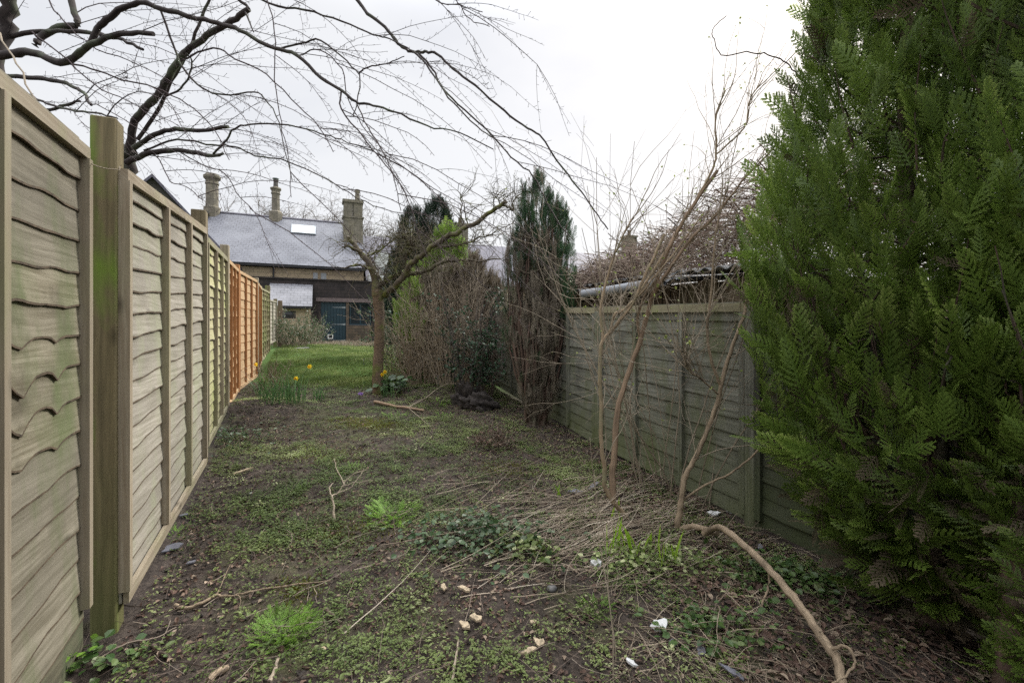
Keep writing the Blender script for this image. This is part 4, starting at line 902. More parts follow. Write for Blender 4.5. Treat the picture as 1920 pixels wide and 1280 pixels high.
blob_conifer('golden_shrub', 'small lime green shrub low behind the fruit tree trunk', x, y, z, [(-.05, 0, .75, 1.5, .22), (.12, 0, .6, 1.35, .18), (.05, 0, 1.55, 2.05, .18)], 240, .22, 'conifer_lime', FR_LO, seed=45, shell=.2, stems=3, cat='shrub')
x, y, z = gp(872, 8.4)
blob_conifer('dead_conifer', 'smaller grey-brown dead conifer between the broad brown clump and the laurel', x, y, z, [(-.25, 0, .02, 2.0, .34), (.15, 0, .02, 2.25, .32), (.5, .1, .02, 1.9, .34)], 4600, .18, 'conifer_dead', FR_LO, seed=46, stems=8, split=lambda dx, dy, z, r: (r < .45), shell=.2)
def stem_shrub(name, label, cx, cy, cz, n, H, spread, r0, mat, seed, twigs=3, droop=0.0, cat='shrub', wob=.08, leaf=None, lean=(0, 0)):
    global rng
    rng = np.random.default_rng(seed); t = thing(name, label, cat, (cx, cy, cz)); b = MB()
    lv = MB(); tips = []
    for k in range(n):
        an = rng.uniform(0, 6.28); o = rng.random()**.5*spread*.35; s0 = np.array((cx+math.cos(an)*o, cy+math.sin(an)*o, cz-.03))
        d = np.array((math.cos(an)*spread/H*rng.uniform(.2, 1.2)+lean[0], math.sin(an)*spread/H*rng.uniform(.2, 1.2)+lean[1], 1.))
        q = grow(b, s0, d, H*rng.uniform(.55, 1.08), r0*rng.uniform(.6, 1.2), droop=droop, wob=wob, seg=9, sides=5)
        for _ in range(twigs):
            j = rng.integers(2, 9); w = grow(b, q[j], tangent(q, j)+rng.normal(size=3)*.6, H*rng.uniform(.12, .38), r0*.4, wob=.16, seg=6, sides=4); tips.append(w)
            for _ in range(2): jj = rng.integers(1, 6); tips.append(grow(b, w[jj], tangent(w, jj)+rng.normal(size=3)*.7, H*rng.uniform(.05, .16), r0*.22, wob=.2, seg=4, sides=3))
    b.build('stems', M[mat], t)
    if leaf:
        m_, cnt, sz = leaf; ps = []
        while len(ps) < cnt: w = tips[rng.integers(len(tips))]; ps.append(w[rng.integers(len(w))]+rng.normal(size=3)*.012)
        ps = np.array(ps); a = rng.normal(size=(cnt, 3))+[0, 0, .3]; lv.inst(LEAF[0], LEAF[1], ps, rots(a), rng.uniform(.5, 1.2, cnt)*sz, r=rng.random(cnt)); lv.build('leaves', M[m_], t)
    return t
x, y, z = gp(795, 8.1); stem_shrub('bare_shrub', 'tangle of bare brown shrub stems left of the laurel', x, y, z, 85, 1.75, .75, .007, 'dead_stem', 51, 5, leaf=('conifer_dead', 500, .03))
x, y, z = gp(850, 7.6); stem_shrub('bare_shrub', 'bare dark stems growing up in front of the dead conifer clump', x, y, z, 70, 2.1, .8, .007, 'dead_stem', 52, 5)
x, y, z = gp(900, 7.2); stem_shrub('bare_shrub', 'thin reddish bare stems rising just right of the laurel', x, y, z, 60, 2.1, .6, .005, 'stem_dark', 53, 4)
x, y, z = gp(882, 6.7); stem_shrub('laurel', 'dark glossy evergreen laurel leaning beside the half-dead conifer', x, y, z, 18, 1.85, .42, .013, 'barkA', 54, 5, leaf=('laurel', 1900, .045), lean=(.08, 0))
x, y, z = gp(747, 9.0); stem_shrub('evergreen_shrub', 'loose green leafy shrub just right of the fruit tree trunk', x, y, z, 34, 1.5, .65, .005, 'dead_stem', 55, 5, leaf=('bramble', 2600, .045))
x, y, z = gp(785, 10.5); stem_shrub('evergreen_shrub', 'dark evergreen bush in deep shade behind the loose green shrub', x, y, z, 26, 1.5, .6, .006, 'stem_dark', 56, 4, leaf=('laurel', 1900, .07))
x, y, z = gp(552, 15.5); stem_shrub('dry_shrub', 'dry brown and green bush in front of the lean-to window', x, y, z, 80, 1.35, 1.0, .008, 'dead_stem', 57, 5, leaf=('bramble', 2200, .06))
x, y, z = gp(585, 19); stem_shrub('dry_shrub', 'dry bush between the lean-to and the teal door', x, y, z, 50, 1.0, .8, .009, 'straw', 58, 4, leaf=('bramble', 900, .07))
x, y, z = gp(505, 7.3); stem_shrub('dry_shrub', 'small russet wispy shrub at the daffodil bed beside the orange panels', x, y, z, 26, .62, .34, .0035, 'brush', 59, 4, leaf=('conifer_dead', 350, .02))
x, y, z = gp(1170, 5.0)
tw_g = onground(1120, 795)
stem_shrub('twiggy_seedling', 'low reddish twiggy seedling at the foot of the right fence', tw_g[0]+.12, tw_g[1], tw_g[2], 7, .65, .35, .006, 'bark_brown', 60, 3, lean=(.25, 0))
# climber roots and ivy base by the fence
# ------------------------------------------------ far bare trees
def far_tree(px, Z, H, w, seed, label):
    global rng
    rng = np.random.default_rng(seed); x = (px-CX)/FPX*Z; t = thing('bare_tree', label, 'tree', (x, Z, .7), group='bare trees beyond the roofs'); b = MB(); tb = MB()
    tb.tube(smooth_path(np.array([(x, Z, .5), (x+.1, Z, H*.3), (x, Z, H*.55)]), 5), np.linspace(.35, .2, 11), 8); tb.build('trunk', M['stem_dark'], t)
    def rec(p, d, L, r, lev):
        q = grow(b, p, d, L, r, droop=.01, wob=.12, seg=4, sides=3, rmin=.012)
        if lev == 0: return
        for _ in range(4 if lev > 1 else 5):
            j = rng.integers(1, 5); rec(q[j], tangent(q, j)*.7+rng.normal(size=3)*.6+[0, 0, .12], L*.62, r*.55, lev-1)
    for k in range(9):
        an = rng.uniform(0, 6.28); rec(np.array((x, Z, H*rng.uniform(.3, .55))), (math.cos(an)*w, math.sin(an)*w, .75), H*.27, .1, 4)
    b.build('crown', M['stem_dark'], t); return t
far_tree(472, 52, 17.6, .9, 71, 'far bare tree whose crown shows between the first and second chimneys')
far_tree(560, 56, 18.6, 1.0, 72, 'far bare tree just right of the slim chimney')
far_tree(632, 50, 18.0, .6, 73, 'far bare tree just left of the broad double chimney')
far_tree(705, 50, 15.5, .8, 74, 'far bare tree right of the broad double chimney')

# ------------------------------------------------ lilac-like shrub on the right with traced stems
rng = np.random.default_rng(23)
def big_shrub(name, label, base, groups, ntw, seed, region=None, buds=160):
    global rng
    rng = np.random.default_rng(seed); t = thing(name, label, 'shrub', base); tw = MB(); bd = MB(); allp = []
    for nm, mat, ls in groups:
        b = MB()
        for pix, r0, r1 in ls: allp.append((limb(b, pix, r0*(1.2 if r0 < .012 else 1.05), r1*1.2, 10 if r0 > .008 else 6, 5, .002), r0))
        if nm == 'arching_stem': spurs(b, allp[-3][0], .13, (.012, .03), .0035, budr=.004)
        b.build(nm, M[mat], t, smooth=True)
    cand = [a for a in allp if a[0][-1][2] > .9]
    tips = []
    for k in range(ntw):
        q, r0 = cand[rng.integers(len(cand))]; lo = int(len(q)*.35); i = rng.integers(lo, len(q)); d = tangent(q, i)*.8+rng.normal(size=3)*np.array((.4, .35, .25))+[.22, 0, .4]
        w = grow(tw, q[i], d, rng.uniform(.25, .85), rng.uniform(.002, .0045), droop=-.02, wob=.11, seg=7, sides=4, rmin=.001); tips.append(w)
        for _ in range(2):
            j = rng.integers(2, 7); w2 = grow(tw, w[j], tangent(w, j)+rng.normal(size=3)*.5, rng.uniform(.08, .3), .0013, wob=.15, seg=5, sides=3, rmin=.0009); tips.append(w2)
    for k in range(buds):
        w = tips[rng.integers(len(tips))]; e = w[-1]; d = tangent(w, len(w)-1); a = np.array([d+rng.normal(size=3)*.5 for _ in range(3)]); tw.inst(LEAF[0], LEAF[1], np.repeat(e[None], 3, 0), rots(a), rng.uniform(.008, .02, 3), r=rng.random(3), mi=1)
    tw.build('twigs', [M['dead_stem'], M['bud']], t)
    return t
s1 = [('stem', 'bark_lilac', [([(1180, 985, 3.1), (1168, 962, 3.1), (1150, 940, 3.08), (1134, 912, 3.06), (1134, 885, 3.05), (1128, 840, 3.05), (1127, 760, 3.05), (1124, 690, 3.06), (1130, 640, 3.08), (1150, 615, 3.1), (1185, 570, 3.1), (1212, 510, 3.1), (1245, 440, 3.15)], .0165, .008),
   ([(1130, 640, 3.08), (1128, 570, 3.1), (1145, 500, 3.12), (1160, 460, 3.1), (1185, 410, 3.1)], .009, .004), ([(1145, 625, 3.1), (1152, 590, 3.1), (1168, 582, 3.1), (1200, 550, 3.1), (1260, 480, 3.1), (1320, 400, 3.1)], .008, .004),
   ([(1190, 560, 3.1), (1230, 500, 3.2), (1280, 420, 3.2), (1330, 330, 3.2), (1342, 290, 3.2), (1342, 220, 3.2), (1360, 170, 3.2)], .010, .004), ([(1342, 290, 3.2), (1395, 240, 3.2), (1405, 190, 3.2), (1430, 150, 3.2)], .005, .003)]),
  ('stem', 'bark_brown', [([(1150, 935, 3.08), (1148, 890, 3.1), (1152, 850, 3.12), (1158, 770, 3.15), (1178, 700, 3.18), (1200, 640, 3.2), (1222, 560, 3.2), (1240, 500, 3.2), (1262, 450, 3.2), (1290, 400, 3.2), (1345, 320, 3.2)], .0215, .010),
   ([(1222, 560, 3.2), (1245, 520, 3.1), (1290, 455, 3.1), (1345, 400, 3.1), (1400, 330, 3.1), (1450, 280, 3.1)], .011, .004), ([(1200, 640, 3.2), (1196, 600, 3.2), (1206, 560, 3.2), (1232, 520, 3.2)], .007, .005)])]
big_shrub('bare_shrub', 'tall bare shrub with two twisted stems rising together in front of the fence', onground(1180, 988), s1, 130, 81)
s2 = [('stem', 'bark_tan', [([(1268, 1000, 3.0), (1274, 960, 3.0), (1279, 930, 3.0), (1283, 900, 3.0), (1300, 865, 3.0), (1325, 810, 3.0), (1347, 750, 3.0), (1352, 722, 3.0), (1370, 660, 3.0), (1393, 595, 3.0), (1405, 540, 3.0), (1400, 480, 3.02)], .020, .007),
   ([(1352, 722, 3.0), (1335, 680, 3.0), (1326, 620, 3.02), (1332, 560, 3.02), (1338, 480, 3.02), (1345, 420, 3.05), (1365, 350, 3.05)], .009, .004), ([(1348, 740, 3.0), (1320, 715, 2.95), (1288, 690, 2.9), (1285, 660, 2.9)], .005, .003),
   ([(1283, 935, 3.0), (1320, 910, 2.95), (1365, 890, 2.9), (1400, 865, 2.85), (1435, 830, 2.8), (1462, 797, 2.78)], .0065, .004)]),
  ('arching_stem', 'bark_tan', [([(1262, 1003, 3.0), (1290, 988, 2.95), (1315, 990, 2.85), (1345, 1000, 2.75)], .019, .015), ([(1320, 1000, 2.8), (1338, 990, 2.72), (1358, 992, 2.6), (1395, 1022, 2.4), (1440, 1065, 2.2), (1480, 1110, 2.05), (1510, 1150, 1.95), (1545, 1200, 1.85), (1570, 1240, 1.78), (1582, 1300, 1.7), (1590, 1360, 1.62)], .0175, .014),
   ([(1442, 1070, 2.2), (1440, 1105, 2.18), (1428, 1140, 2.15), (1440, 1180, 2.1), (1470, 1215, 2.0), (1490, 1290, 1.9)], .005, .002), ([(1560, 1215, 1.8), (1590, 1212, 1.75), (1603, 1240, 1.72), (1590, 1262, 1.7), (1560, 1280, 1.68)], .0055, .003)])]
big_shrub('bare_shrub', 'bare tan-barked shrub whose lower stem arches to the bottom of the photo', onground(1268, 1003), s2, 80, 82, buds=140)
rng = np.random.default_rng(24)
# fine tangle between the shrubs and the big conifer (thin climbers)
x, y, z = gp(1390, 3.0)
b0_ = (XR(3.7)-.08, 3.7); stem_shrub('climber', 'mass of thin grey climber stems filling the sky beside the big conifer', b0_[0], b0_[1], float(gh(*b0_)), 30, 2.85, .95, .0055, 'dead_stem', 83, 5, wob=.07, leaf=('bud', 160, .016))
b = MB(); limb(b, [(1500, 148, 2.4), (1475, 118, 2.4), (1440, 103, 2.4), (1400, 98, 2.4), (1355, 105, 2.4), (1340, 80, 2.4), (1336, 55, 2.4), (1362, 30, 2.4)], .004, .002, 6, 5)
limb(b, [(1500, 148, 2.4), (1540, 190, 2.4), (1580, 300, 2.4), (1640, 700, 2.3), (1660, 1000, 2.25), (1660, 1120, 2.2)], .004, .006, 6, 5)
tag(b.build('climbing_vine', M['twig']), 'single curling rose-brown shoot poking out of the big conifer into the sky', 'climber')

# ------------------------------------------------ brush pile on the shed
rng = np.random.default_rng(25)
b = MB()
for k in range(4200):
    s = rng.uniform(-.9, 4.6); w = .35+abs(rng.normal())*.8; w = min(w, 2.8); top = .98*math.exp(-((s-.1)/1.5)**2)+.42*math.exp(-((s-2.6)/1.5)**2)+.08
    h = top*min(1, (w-.1)/.9)*rng.uniform(.05, 1); p = SP(s, w, 1.84+h); an = rng.uniform(0, math.pi)
    d = np.array((math.cos(an), math.sin(an)*.6, rng.normal()*.22)); L = rng.uniform(.15, .95)
    grow(b, p-d*L/2, d, L, rng.uniform(.002, .0065), droop=.03, wob=.14, seg=5, sides=3, r=rng.random())
tag(b.build('brush_pile', M['brush']), 'heap of cut brown stems piled on the corrugated shed roof', 'brush pile', kind='stuff')
# leaves caught in it
b = MB(); N = 900; p = np.array([SP(rng.uniform(-.6, 4.2), rng.uniform(.4, 1.6), 1.8+rng.random()*.35) for _ in range(N)])
b.inst(LEAF[0], LEAF[1], p, rots(rng.normal(size=(N, 3))), rng.uniform(.02, .05, N), r=rng.random(N)); tag(b.build('dry_leaves', M['litter']), 'dry leaves caught in the brush heap', 'leaves', kind='stuff')

# ------------------------------------------------ ground cover
rng = np.random.default_rng(26)
def scatter(n, y0=1.35, y1=8.2, bias=1.6, dens=None):
    y = y0+(y1-y0)*rng.random(n)**bias; xl = XL(y)+.08; xr = XR(y)-.05; x = xl+(xr-xl)*rng.random(n)
    vis = np.abs(x/y) < 1.22; x, y = x[vis], y[vis]
    if dens is not None: k = rng.random(len(x)) < dens(x, y); x, y = x[k], y[k]
    return x, y, gh(x, y)
def patch(x, y, s, f=1.5, lo=.42, hi=.6): return np.clip((fbm(x*f, y*f, s)-lo)/(hi-lo), 0, 1)
bare = lambda x, y: 1-.9*np.exp(-((x+2.9)**2/.35+(y-5.1)**2/.35))
def weed_template(seed, n=9, spread=1.0):
    g = np.random.default_rng(seed); V = []; F = []
    for k in range(n):
        an = g.uniform(0, 6.28); rr_ = g.uniform(.25, 1)*spread; c = np.array((math.cos(an)*rr_, math.sin(an)*rr_, g.uniform(.15, .8))); L = g.uniform(.35, .65); d = np.array((math.cos(an+g.normal()*.5), math.sin(an+g.normal()*.5), g.uniform(-.2, .4))); d /= np.linalg.norm(d)
        s_ = np.cross(d, (0, 0, 1)); s_ /= np.linalg.norm(s_); n0 = len(V)
        V += [c, c+d*L*.5+s_*L*.28+(0, 0, .04), c+d*L, c+d*L*.5-s_*L*.28+(0, 0, .04)]; F += [(n0, n0+1, n0+2, n0+3)]
    return np.array(V), np.array(F)
WT = [weed_template(s, 10) for s in range(5)]
def weeds(mbuf, x, y, z, size, r):
    N = len(x); k = rng.integers(0, len(WT), N); an = rng.uniform(0, 6.28, N); c, s_ = np.cos(an), np.sin(an); o = np.zeros(N); e = np.ones(N)
    Rm = np.stack([np.stack([c, -s_, o], -1), np.stack([s_, c, o], -1), np.stack([o, o, e], -1)], 1); p = np.stack([x, y, z], -1)
    for i in range(len(WT)):
        m = k == i; mbuf.inst(WT[i][0], WT[i][1], p[m], Rm[m], size[m], r=r[m])
den = lambda x, y: np.clip((.10+.95*patch(x, y, 40, 1.5, .36, .56)*(.12+.88*patch(x, y, 44, 5, .4, .55)))*bare(x, y)*np.where(x > .9-(y-2)*.2, .45, 1)*np.where(y < 2.5, .52, 1), 0, 1)
x, y, z = scatter(95000, dens=den); b = MB(); sz = .011+.028*rng.random(len(x))**2.2; weeds(b, x, y, z+.003, sz, np.clip(patch(x, y, 50, 2)*.5+rng.random(len(x))*.4, 0, 1))
x, y, z = scatter(2600, bias=1.0, dens=lambda x, y: (.05+.95*patch(x, y, 47, 2.2, .46, .62))*bare(x, y)*np.where(y < 2.4, .35, 1)); weeds(b, x, y, z+.006, rng.uniform(.024, .044, len(x)), rng.random(len(x)))
tag(b.build('ground_weeds', M['weed']), 'small leafy weeds carpeting the soil', 'weeds', kind='stuff')
# dead leaves
dl = lambda x, y: np.clip(.25+.6*patch(x, y, 60, 1.1)+.9*(x > .8-(y-2)*.25), 0, 1)
x, y, z = scatter(30000, dens=dl); N = len(x); b = MB(); a = rng.normal(size=(N, 3)); a[:, 2] *= .25; nr = rng.normal(size=(N, 3))*.35+[0, 0, 1]
b.inst(LEAF[0]*[1, 1, 3], LEAF[1], np.stack([x, y, z+.008], -1), rots(a, nr), rng.uniform(.012, .04, N)*(.8+.4*(x > .8)), r=np.clip(rng.random(N), 0, 1))
tag(b.build('leaf_litter', M['litter']), 'brown dead leaves over the soil', 'leaves', kind='stuff')
# soil clods and pebbles
ico = np.array([(0, 0, 1), (.9, 0, .1), (.25, .85, -.1), (-.75, .55, .15), (-.7, -.6, -.05), (.3, -.85, .1), (0, 0, -1)])
icf = np.array([(0, 1, 2), (0, 2, 3), (0, 3, 4), (0, 4, 5), (0, 5, 1), (6, 2, 1), (6, 3, 2), (6, 4, 3), (6, 5, 4), (6, 1, 5)])
x, y, z = scatter(16000, dens=lambda x, y: .35+.65*(1-bare(x, y))); N = len(x); b = MB(); sc = rng.uniform(.004, .018, N)[:, None]*rng.uniform(.6, 1.2, (N, 3))
b.inst(ico, icf, np.stack([x, y, z], -1), rots(rng.normal(size=(N, 3))), sc); tag(b.build('soil_clods', M['clod']), 'crumbs and clods of dark soil', 'soil', kind='stuff')
# fallen twigs
b = MB(); x, y, z = scatter(5200, bias=1.5, dens=lambda x, y: .4+.6*patch(x, y, 61, 1.2))
for i in range(len(x)):
    an = rng.uniform(0, 6.28); grow(b, (x[i], y[i], z[i]+.012), (math.cos(an), math.sin(an), rng.uniform(-.05, .16)), rng.uniform(.04, .34), rng.uniform(.0008, .0028), droop=.02, wob=.16, seg=4, sides=3, r=rng.random())
tag(b.build('fallen_twigs', M['fallen']), 'fallen twigs strewn over the ground', 'twigs', kind='stuff')
# straw stems swept over the ground near the bare shrub
b = MB(); c0 = onground(1130, 985)
for k in range(1150):
    px, py = rng.normal(1125, 125), rng.normal(985, 50)
    if py < 860 or py > 1180: continue
    p = onground(px, py); an = R(rng.normal(25, 26)); d = np.array((math.cos(an), math.sin(an), rng.uniform(.0, .22))); L = rng.uniform(.15, .8)
    grow(b, p+[0, 0, rng.uniform(.0, .05)]-d*L*.5, d, L, rng.uniform(.0012, .0034), droop=.035, wob=.07, seg=7, sides=3, r=rng.random())
for k in range(600):
    px, py = rng.uniform(1150, 1620), rng.uniform(1000, 1270); p = onground(px, py); an = R(rng.uniform(0, 360)); d = np.array((math.cos(an), math.sin(an), rng.uniform(0, .3))); L = rng.uniform(.1, .5)
    grow(b, p+[0, 0, .01], d, L, rng.uniform(.001, .0028), droop=.1, wob=.13, seg=7, sides=3, r=rng.random()*.8)
tag(b.build('dry_stems', M['straw']), 'flattened dry stems around the bases of the bare shrubs', 'dry stems', kind='stuff')
# upright thin dry stalks
for k, (px, py, hh, lean_) in enumerate(((1155, 1240, .95, (-.03, 0)), (1150, 1275, .8, (.02, .05)), (860, 970, .2, (0, 0)), (670, 960, .35, (.03, 0)), (1395, 945, .9, (-.05, 0)), (1200, 930, .55, (.0, 0)), (1090, 1030, .3, (-.05, 0)), (1300, 870, .7, (.02, 0)))):
    p = onground(px, py); b = MB(); q = grow(b, p-[0, 0, .02], (*lean_, 1), hh, .003, wob=.06, seg=9, sides=5)
    for _ in range(4): j = rng.integers(3, 9); grow(b, q[j], tangent(q, j)+rng.normal(size=3)*.5, hh*.2, .0015, seg=4, sides=3)
    tag(b.build('dry_stalk', M['dead_stem']), ['tall dry stalk at the bottom right of centre', 'dry stalk at the bottom edge, right of centre', 'short dry stalk among the mid ground weeds', 'thin stalk near the bright green tuft', 'grey stalk beside the tan shrub and fence post', 'stalk between the two bare shrubs', 'short stalk beside the bramble patch', 'long thin stalk in front of the fence battens'][k], 'stalk', 'upright dry stalks')
# lawn
rng = np.random.default_rng(27)
N = 95000; y = 7.1+(20.7-7.1)*rng.random(N)**1.6; x = XL(y)+.2+(np.minimum(-1.2-(y-7)*.12, XR(y))-XL(y)-.2)*rng.random(N)
edge = 7.35+.75*vnoise(x*1.2, x*0+.3, 4)+.55*(x+2.6)*(x > -2.6); k = (y > edge) & (rng.random(N) < .25+.75*np.clip((y-edge)/.8, 0, 1)); x, y = x[k], y[k]; N = len(x)
BL = (np.array([(-.5, 0, 0), (.5, 0, 0), (.35, .15, .55), (-.35, .15, .55), (0, .5, 1)]), np.array([(0, 1, 2), (0, 2, 3), (3, 2, 4)]))
def blades(mbuf, x, y, z, hgt, wid, r, tiltmax=.5):
    N = len(x); an = rng.uniform(0, 6.28, N); c, s_ = np.cos(an), np.sin(an); o = np.zeros(N); e = np.ones(N)
    Rm = np.stack([np.stack([c, -s_, o], -1), np.stack([s_, c, o], -1), np.stack([o, o, e], -1)], 1)
    mbuf.inst(BL[0], BL[1], np.stack([x, y, z], -1), Rm, np.stack([wid, hgt*tiltmax*2*rng.random(N), hgt], -1), r=r)
b = MB(); blades(b, x, y, gh(x, y)-.005, rng.uniform(.03, .085, N)*(.6+.8*patch(x, y, 70, 1.2)), .005+.0006*y, np.clip(.7*patch(x, y, 71, .7)+.35*rng.random(N)-.1, 0, 1))
tag(b.build('lawn_grass', M['grass']), 'green lawn grass between the beds and the outbuilding', 'grass', kind='stuff')
b = MB(); N = 9000; y = rng.uniform(17.5, 21.5, N); x = rng.uniform(-11, -5, N); blades(b, x, y, gh(x, y), rng.uniform(.05, .2, N), np.full(N, .015), rng.random(N)); tag(b.build('dry_grass', M['straw']), 'yellowed rough grass in front of the outbuilding', 'grass', kind='stuff')
# moss patches
def mosspatch(px, py, rx, ry, n, label):
    c = onground(px, py); a = rng.normal(size=(n, 2))*[rx, ry]; x, y = c[0]+a[:, 0], c[1]+a[:, 1]; b = MB(); blades(b, x, y, gh(x, y), rng.uniform(.006, .016, n), np.full(n, .006), rng.random(n)); tag(b.build('moss', M['moss']), label, 'moss', kind='stuff')
mosspatch(700, 795, .25, .14, 5200, 'yellow-green moss patch ahead of the fruit tree'); mosspatch(640, 1000, .16, .1, 1500, 'thin yellow-green moss between the weeds left of the bright tuft'); mosspatch(600, 850, .25, .15, 2500, 'patchy moss on the soil behind the forked branch'); mosspatch(960, 880, .2, .12, 1800, 'moss patch ahead of the twisted stems')
mosspatch(560, 1105, .05, .05, 900, 'small mossy cushion by the lying branch')
# bright feathery tufts
FT = [make_frond(s, 7, 1, .2, .3) for s in (11, 12)]
def tuft(px, py, n, rad, size, label, mat='weed_bright'):
    c = onground(px, py); an = rng.uniform(0, 6.28, n); rr_ = rad*rng.random(n)**.6; x, y = c[0]+np.cos(an)*rr_, c[1]+np.sin(an)*rr_; p = np.stack([x, y, gh(x, y)], -1)
    a = np.stack([np.cos(an), np.sin(an), rng.uniform(.3, 1.1, n)], -1)+rng.normal(size=(n, 3))*.3; b = MB(); put_fronds(b, FT, p, a, rng.uniform(.6, 1.2, n)*size, rng.random(n)*.8, np.tile([0, 0, 1.], (n, 1)))
    tag(b.build('leafy_tuft', M[mat]), label, 'weed', 'feathery green weed tufts')
tuft(735, 968, 150, .14, .085, 'bright feathery green tuft in the middle of the weeds'); tuft(530, 1185, 190, .12, .07, 'bright feathery green tuft near the bottom left')
tuft(1120, 1140, 70, .07, .045, 'small green tuft beside the tall dry stalk'); tuft(560, 918, 60, .08, .05, 'small tuft above left of the forked bare branch'); tuft(825, 755, 70, .16, .07, 'green tuft below the laurel'); tuft(740, 780, 60, .14, .06, 'green tuft right of the moss patch')
tuft(660, 880, 60, .12, .05, 'small tuft right behind the forked bare branch'); tuft(830, 780, 50, .14, .06, 'low tuft in front of the dark peat lumps'); tuft(330, 1000, 60, .08, .04, 'green tuft against the foot of the pale fence panel')
# bramble patches
def bramble(px, py, n, rx, ry, size, label, mat='bramble', h=.09):
    c = onground(px, py); a = rng.normal(size=(n, 2))*[rx, ry]; x, y = c[0]+a[:, 0], c[1]+a[:, 1]; z = gh(x, y)+rng.uniform(.01, h, n); ax = rng.normal(size=(n, 3)); ax[:, 2] *= .3
    t = thing('bramble_patch', label, 'plant', c, group='low leafy plants'); b = MB(); b.inst(LEAF[0]*[1.2, 1, 1], LEAF[1], np.stack([x, y, z], -1), rots(ax, rng.normal(size=(n, 3))*.4+[0, 0, 1]), rng.uniform(.6, 1.3, n)*size, r=rng.random(n)); b.build('leaves', M[mat], t)
    b = MB()
    for i in range(0, n, 7): grow(b, (x[i], y[i], float(gh(x[i], y[i]))), (rng.normal(), rng.normal(), 1.2), h*1.5, .0015, droop=.1, seg=4, sides=3)
    b.build('stems', M['fallen'], t)
bramble(900, 1015, 620, .22, .14, .036, 'low bramble patch in the centre foreground with grey-green leaves')
bramble(985, 1035, 160, .08, .06, .04, 'fresh green leafy clump at the right of the bramble patch', 'weed', .07)
bramble(1220, 1060, 480, .18, .1, .03, 'dense small-leaved green plants around the iris blades', 'weed', .09)
bramble(1480, 1090, 520, .17, .13, .036, 'dark green leafy patch behind the arching stem', 'ivy', .07)
bramble(1330, 1185, 200, .14, .07, .034, 'mixed green leaves under the crossing dry stems', 'ivy', .06)
bramble(100, 1262, 50, .06, .04, .03, 'green leafy weed at the bottom left corner by the fence', 'weed_bright', .08); bramble(205, 1245, 60, .07, .04, .035, 'round-leaved weed in the bottom left shade', 'ivy', .05)
bramble(430, 820, 330, .22, .22, .03, 'green weeds at the foot of the yellow fence panel', 'bramble', .07)
bramble(735, 735, 90, .16, .12, .12, 'broad grey-green leaves at the foot of the fruit tree', 'bramble', .22)
bramble(1200, 880, 40, .1, .1, .03, 'few ivy leaves at the base of the right fence', 'ivy', .05)
# iris blades
def blade_plant(px, py, n, rad, H, wid, label, mat='blade', name='iris', tilt=.35, cat='plant'):
    c = onground(px, py); t = thing(name, label, cat, c, group='strap-leaved plants'); b = MB()
    for k in range(n):
        an = rng.uniform(0, 6.28); o = rad*rng.random()**.5; p = c+np.array((math.cos(an)*o, math.sin(an)*o, -.01)); h = H*rng.uniform(.55, 1.1); ld = np.array((rng.normal()*tilt, rng.normal()*tilt)); m = 6; u = np.linspace(0, 1, m)
        ctr = p+np.stack([ld[0]*h*u**1.7, ld[1]*h*u**1.7, h*u], -1); face = rng.uniform(0, 3.14); sd2 = np.array((math.cos(face), math.sin(face), 0)); w = wid*rng.uniform(.7, 1.1)*np.interp(u, [0, .4, .8, 1], [.7, 1, .7, .03])[:, None]
        V = np.concatenate([ctr-sd2*w, ctr+np.array((-sd2[1], sd2[0], 0))*w*.35, ctr+sd2*w]); i = np.arange(m-1)
        b.add(V, np.concatenate([np.stack([i, i+m, i+m+1, i+1], -1), np.stack([i+m, i+2*m, i+2*m+1, i+m+1], -1)]), r=rng.random())
    b.build('leaves', M[mat], t); return t, c
blade_plant(1175, 1045, 12, .13, .27, .0095, 'bright yellow-green iris blades left of the white scrap', tilt=.22)
blade_plant(1235, 1055, 11, .12, .2, .008, 'short bright iris blades between the two shrubs', tilt=.15); blade_plant(1165, 975, 4, .07, .15, .007, 'iris blades tight against the twisted stems', tilt=.12)
blade_plant(1255, 1055, 3, .03, .12, .006, 'pair of thin iris blades in front of the tan shrub', tilt=.12); blade_plant(1050, 935, 2, .02, .12, .006, 'single iris blade standing out in the dry stems', tilt=.35)
blade_plant(243, 1115, 2, .012, .05, .014, 'two fresh green leaves at the foot of the tall green post', tilt=.4)
# daffodils
def daffodil(px, py, n, rad, H, flowers, label):
    t, c = blade_plant(px, py, n, rad, H, .007, label, 'daff_leaf', 'daffodil', .3, 'daffodil')
    t['group'] = 'daffodils'
    sb = MB()
    for (fx, fy) in flowers:
        f = P(fx, fy, c[1]+rng.normal()*.03); q = smooth_path(np.array([(f[0]*.6+c[0]*.4, c[1], c[2]), ((f[0]+c[0])/2, c[1], (f[2]+c[2])/2), f+[0, .02, 0]]), 4); sb.tube(q, .003, 5)
        fm = MB(); d = nrm(np.array((rng.normal()*.4, -1, -.05))); e1 = nrm(np.cross(d, (0, 0, 1))); e2 = np.cross(e1, d)
        a = np.array([e1*math.cos(k*math.pi/3)+e2*math.sin(k*math.pi/3)+d*.15 for k in range(6)]); fm.inst(LEAF[0]*[.9, 1, 1], LEAF[1], np.repeat(f[None], 6, 0), rots(a, np.repeat(d[None], 6, 0)), np.full(6, .034), r=rng.random(6)); fo = fm.build('flower', M['daff'], t)
        tm = MB(); tm.tube(np.array([f, f+d*.014, f+d*.028]), [.009, .012, .017], 9, cap=False); tm.build('trumpet', M['orange_petal'], fo)
    if flowers: sb.build('stalks', M['daff_leaf'], t)
daffodil(530, 752, 95, .26, .34, [(581, 687), (556, 709)], 'large clump of daffodils in flower on the dark bed'); daffodil(596, 752, 16, .09, .26, [], 'small leafy daffodil clump right of the flowering one')
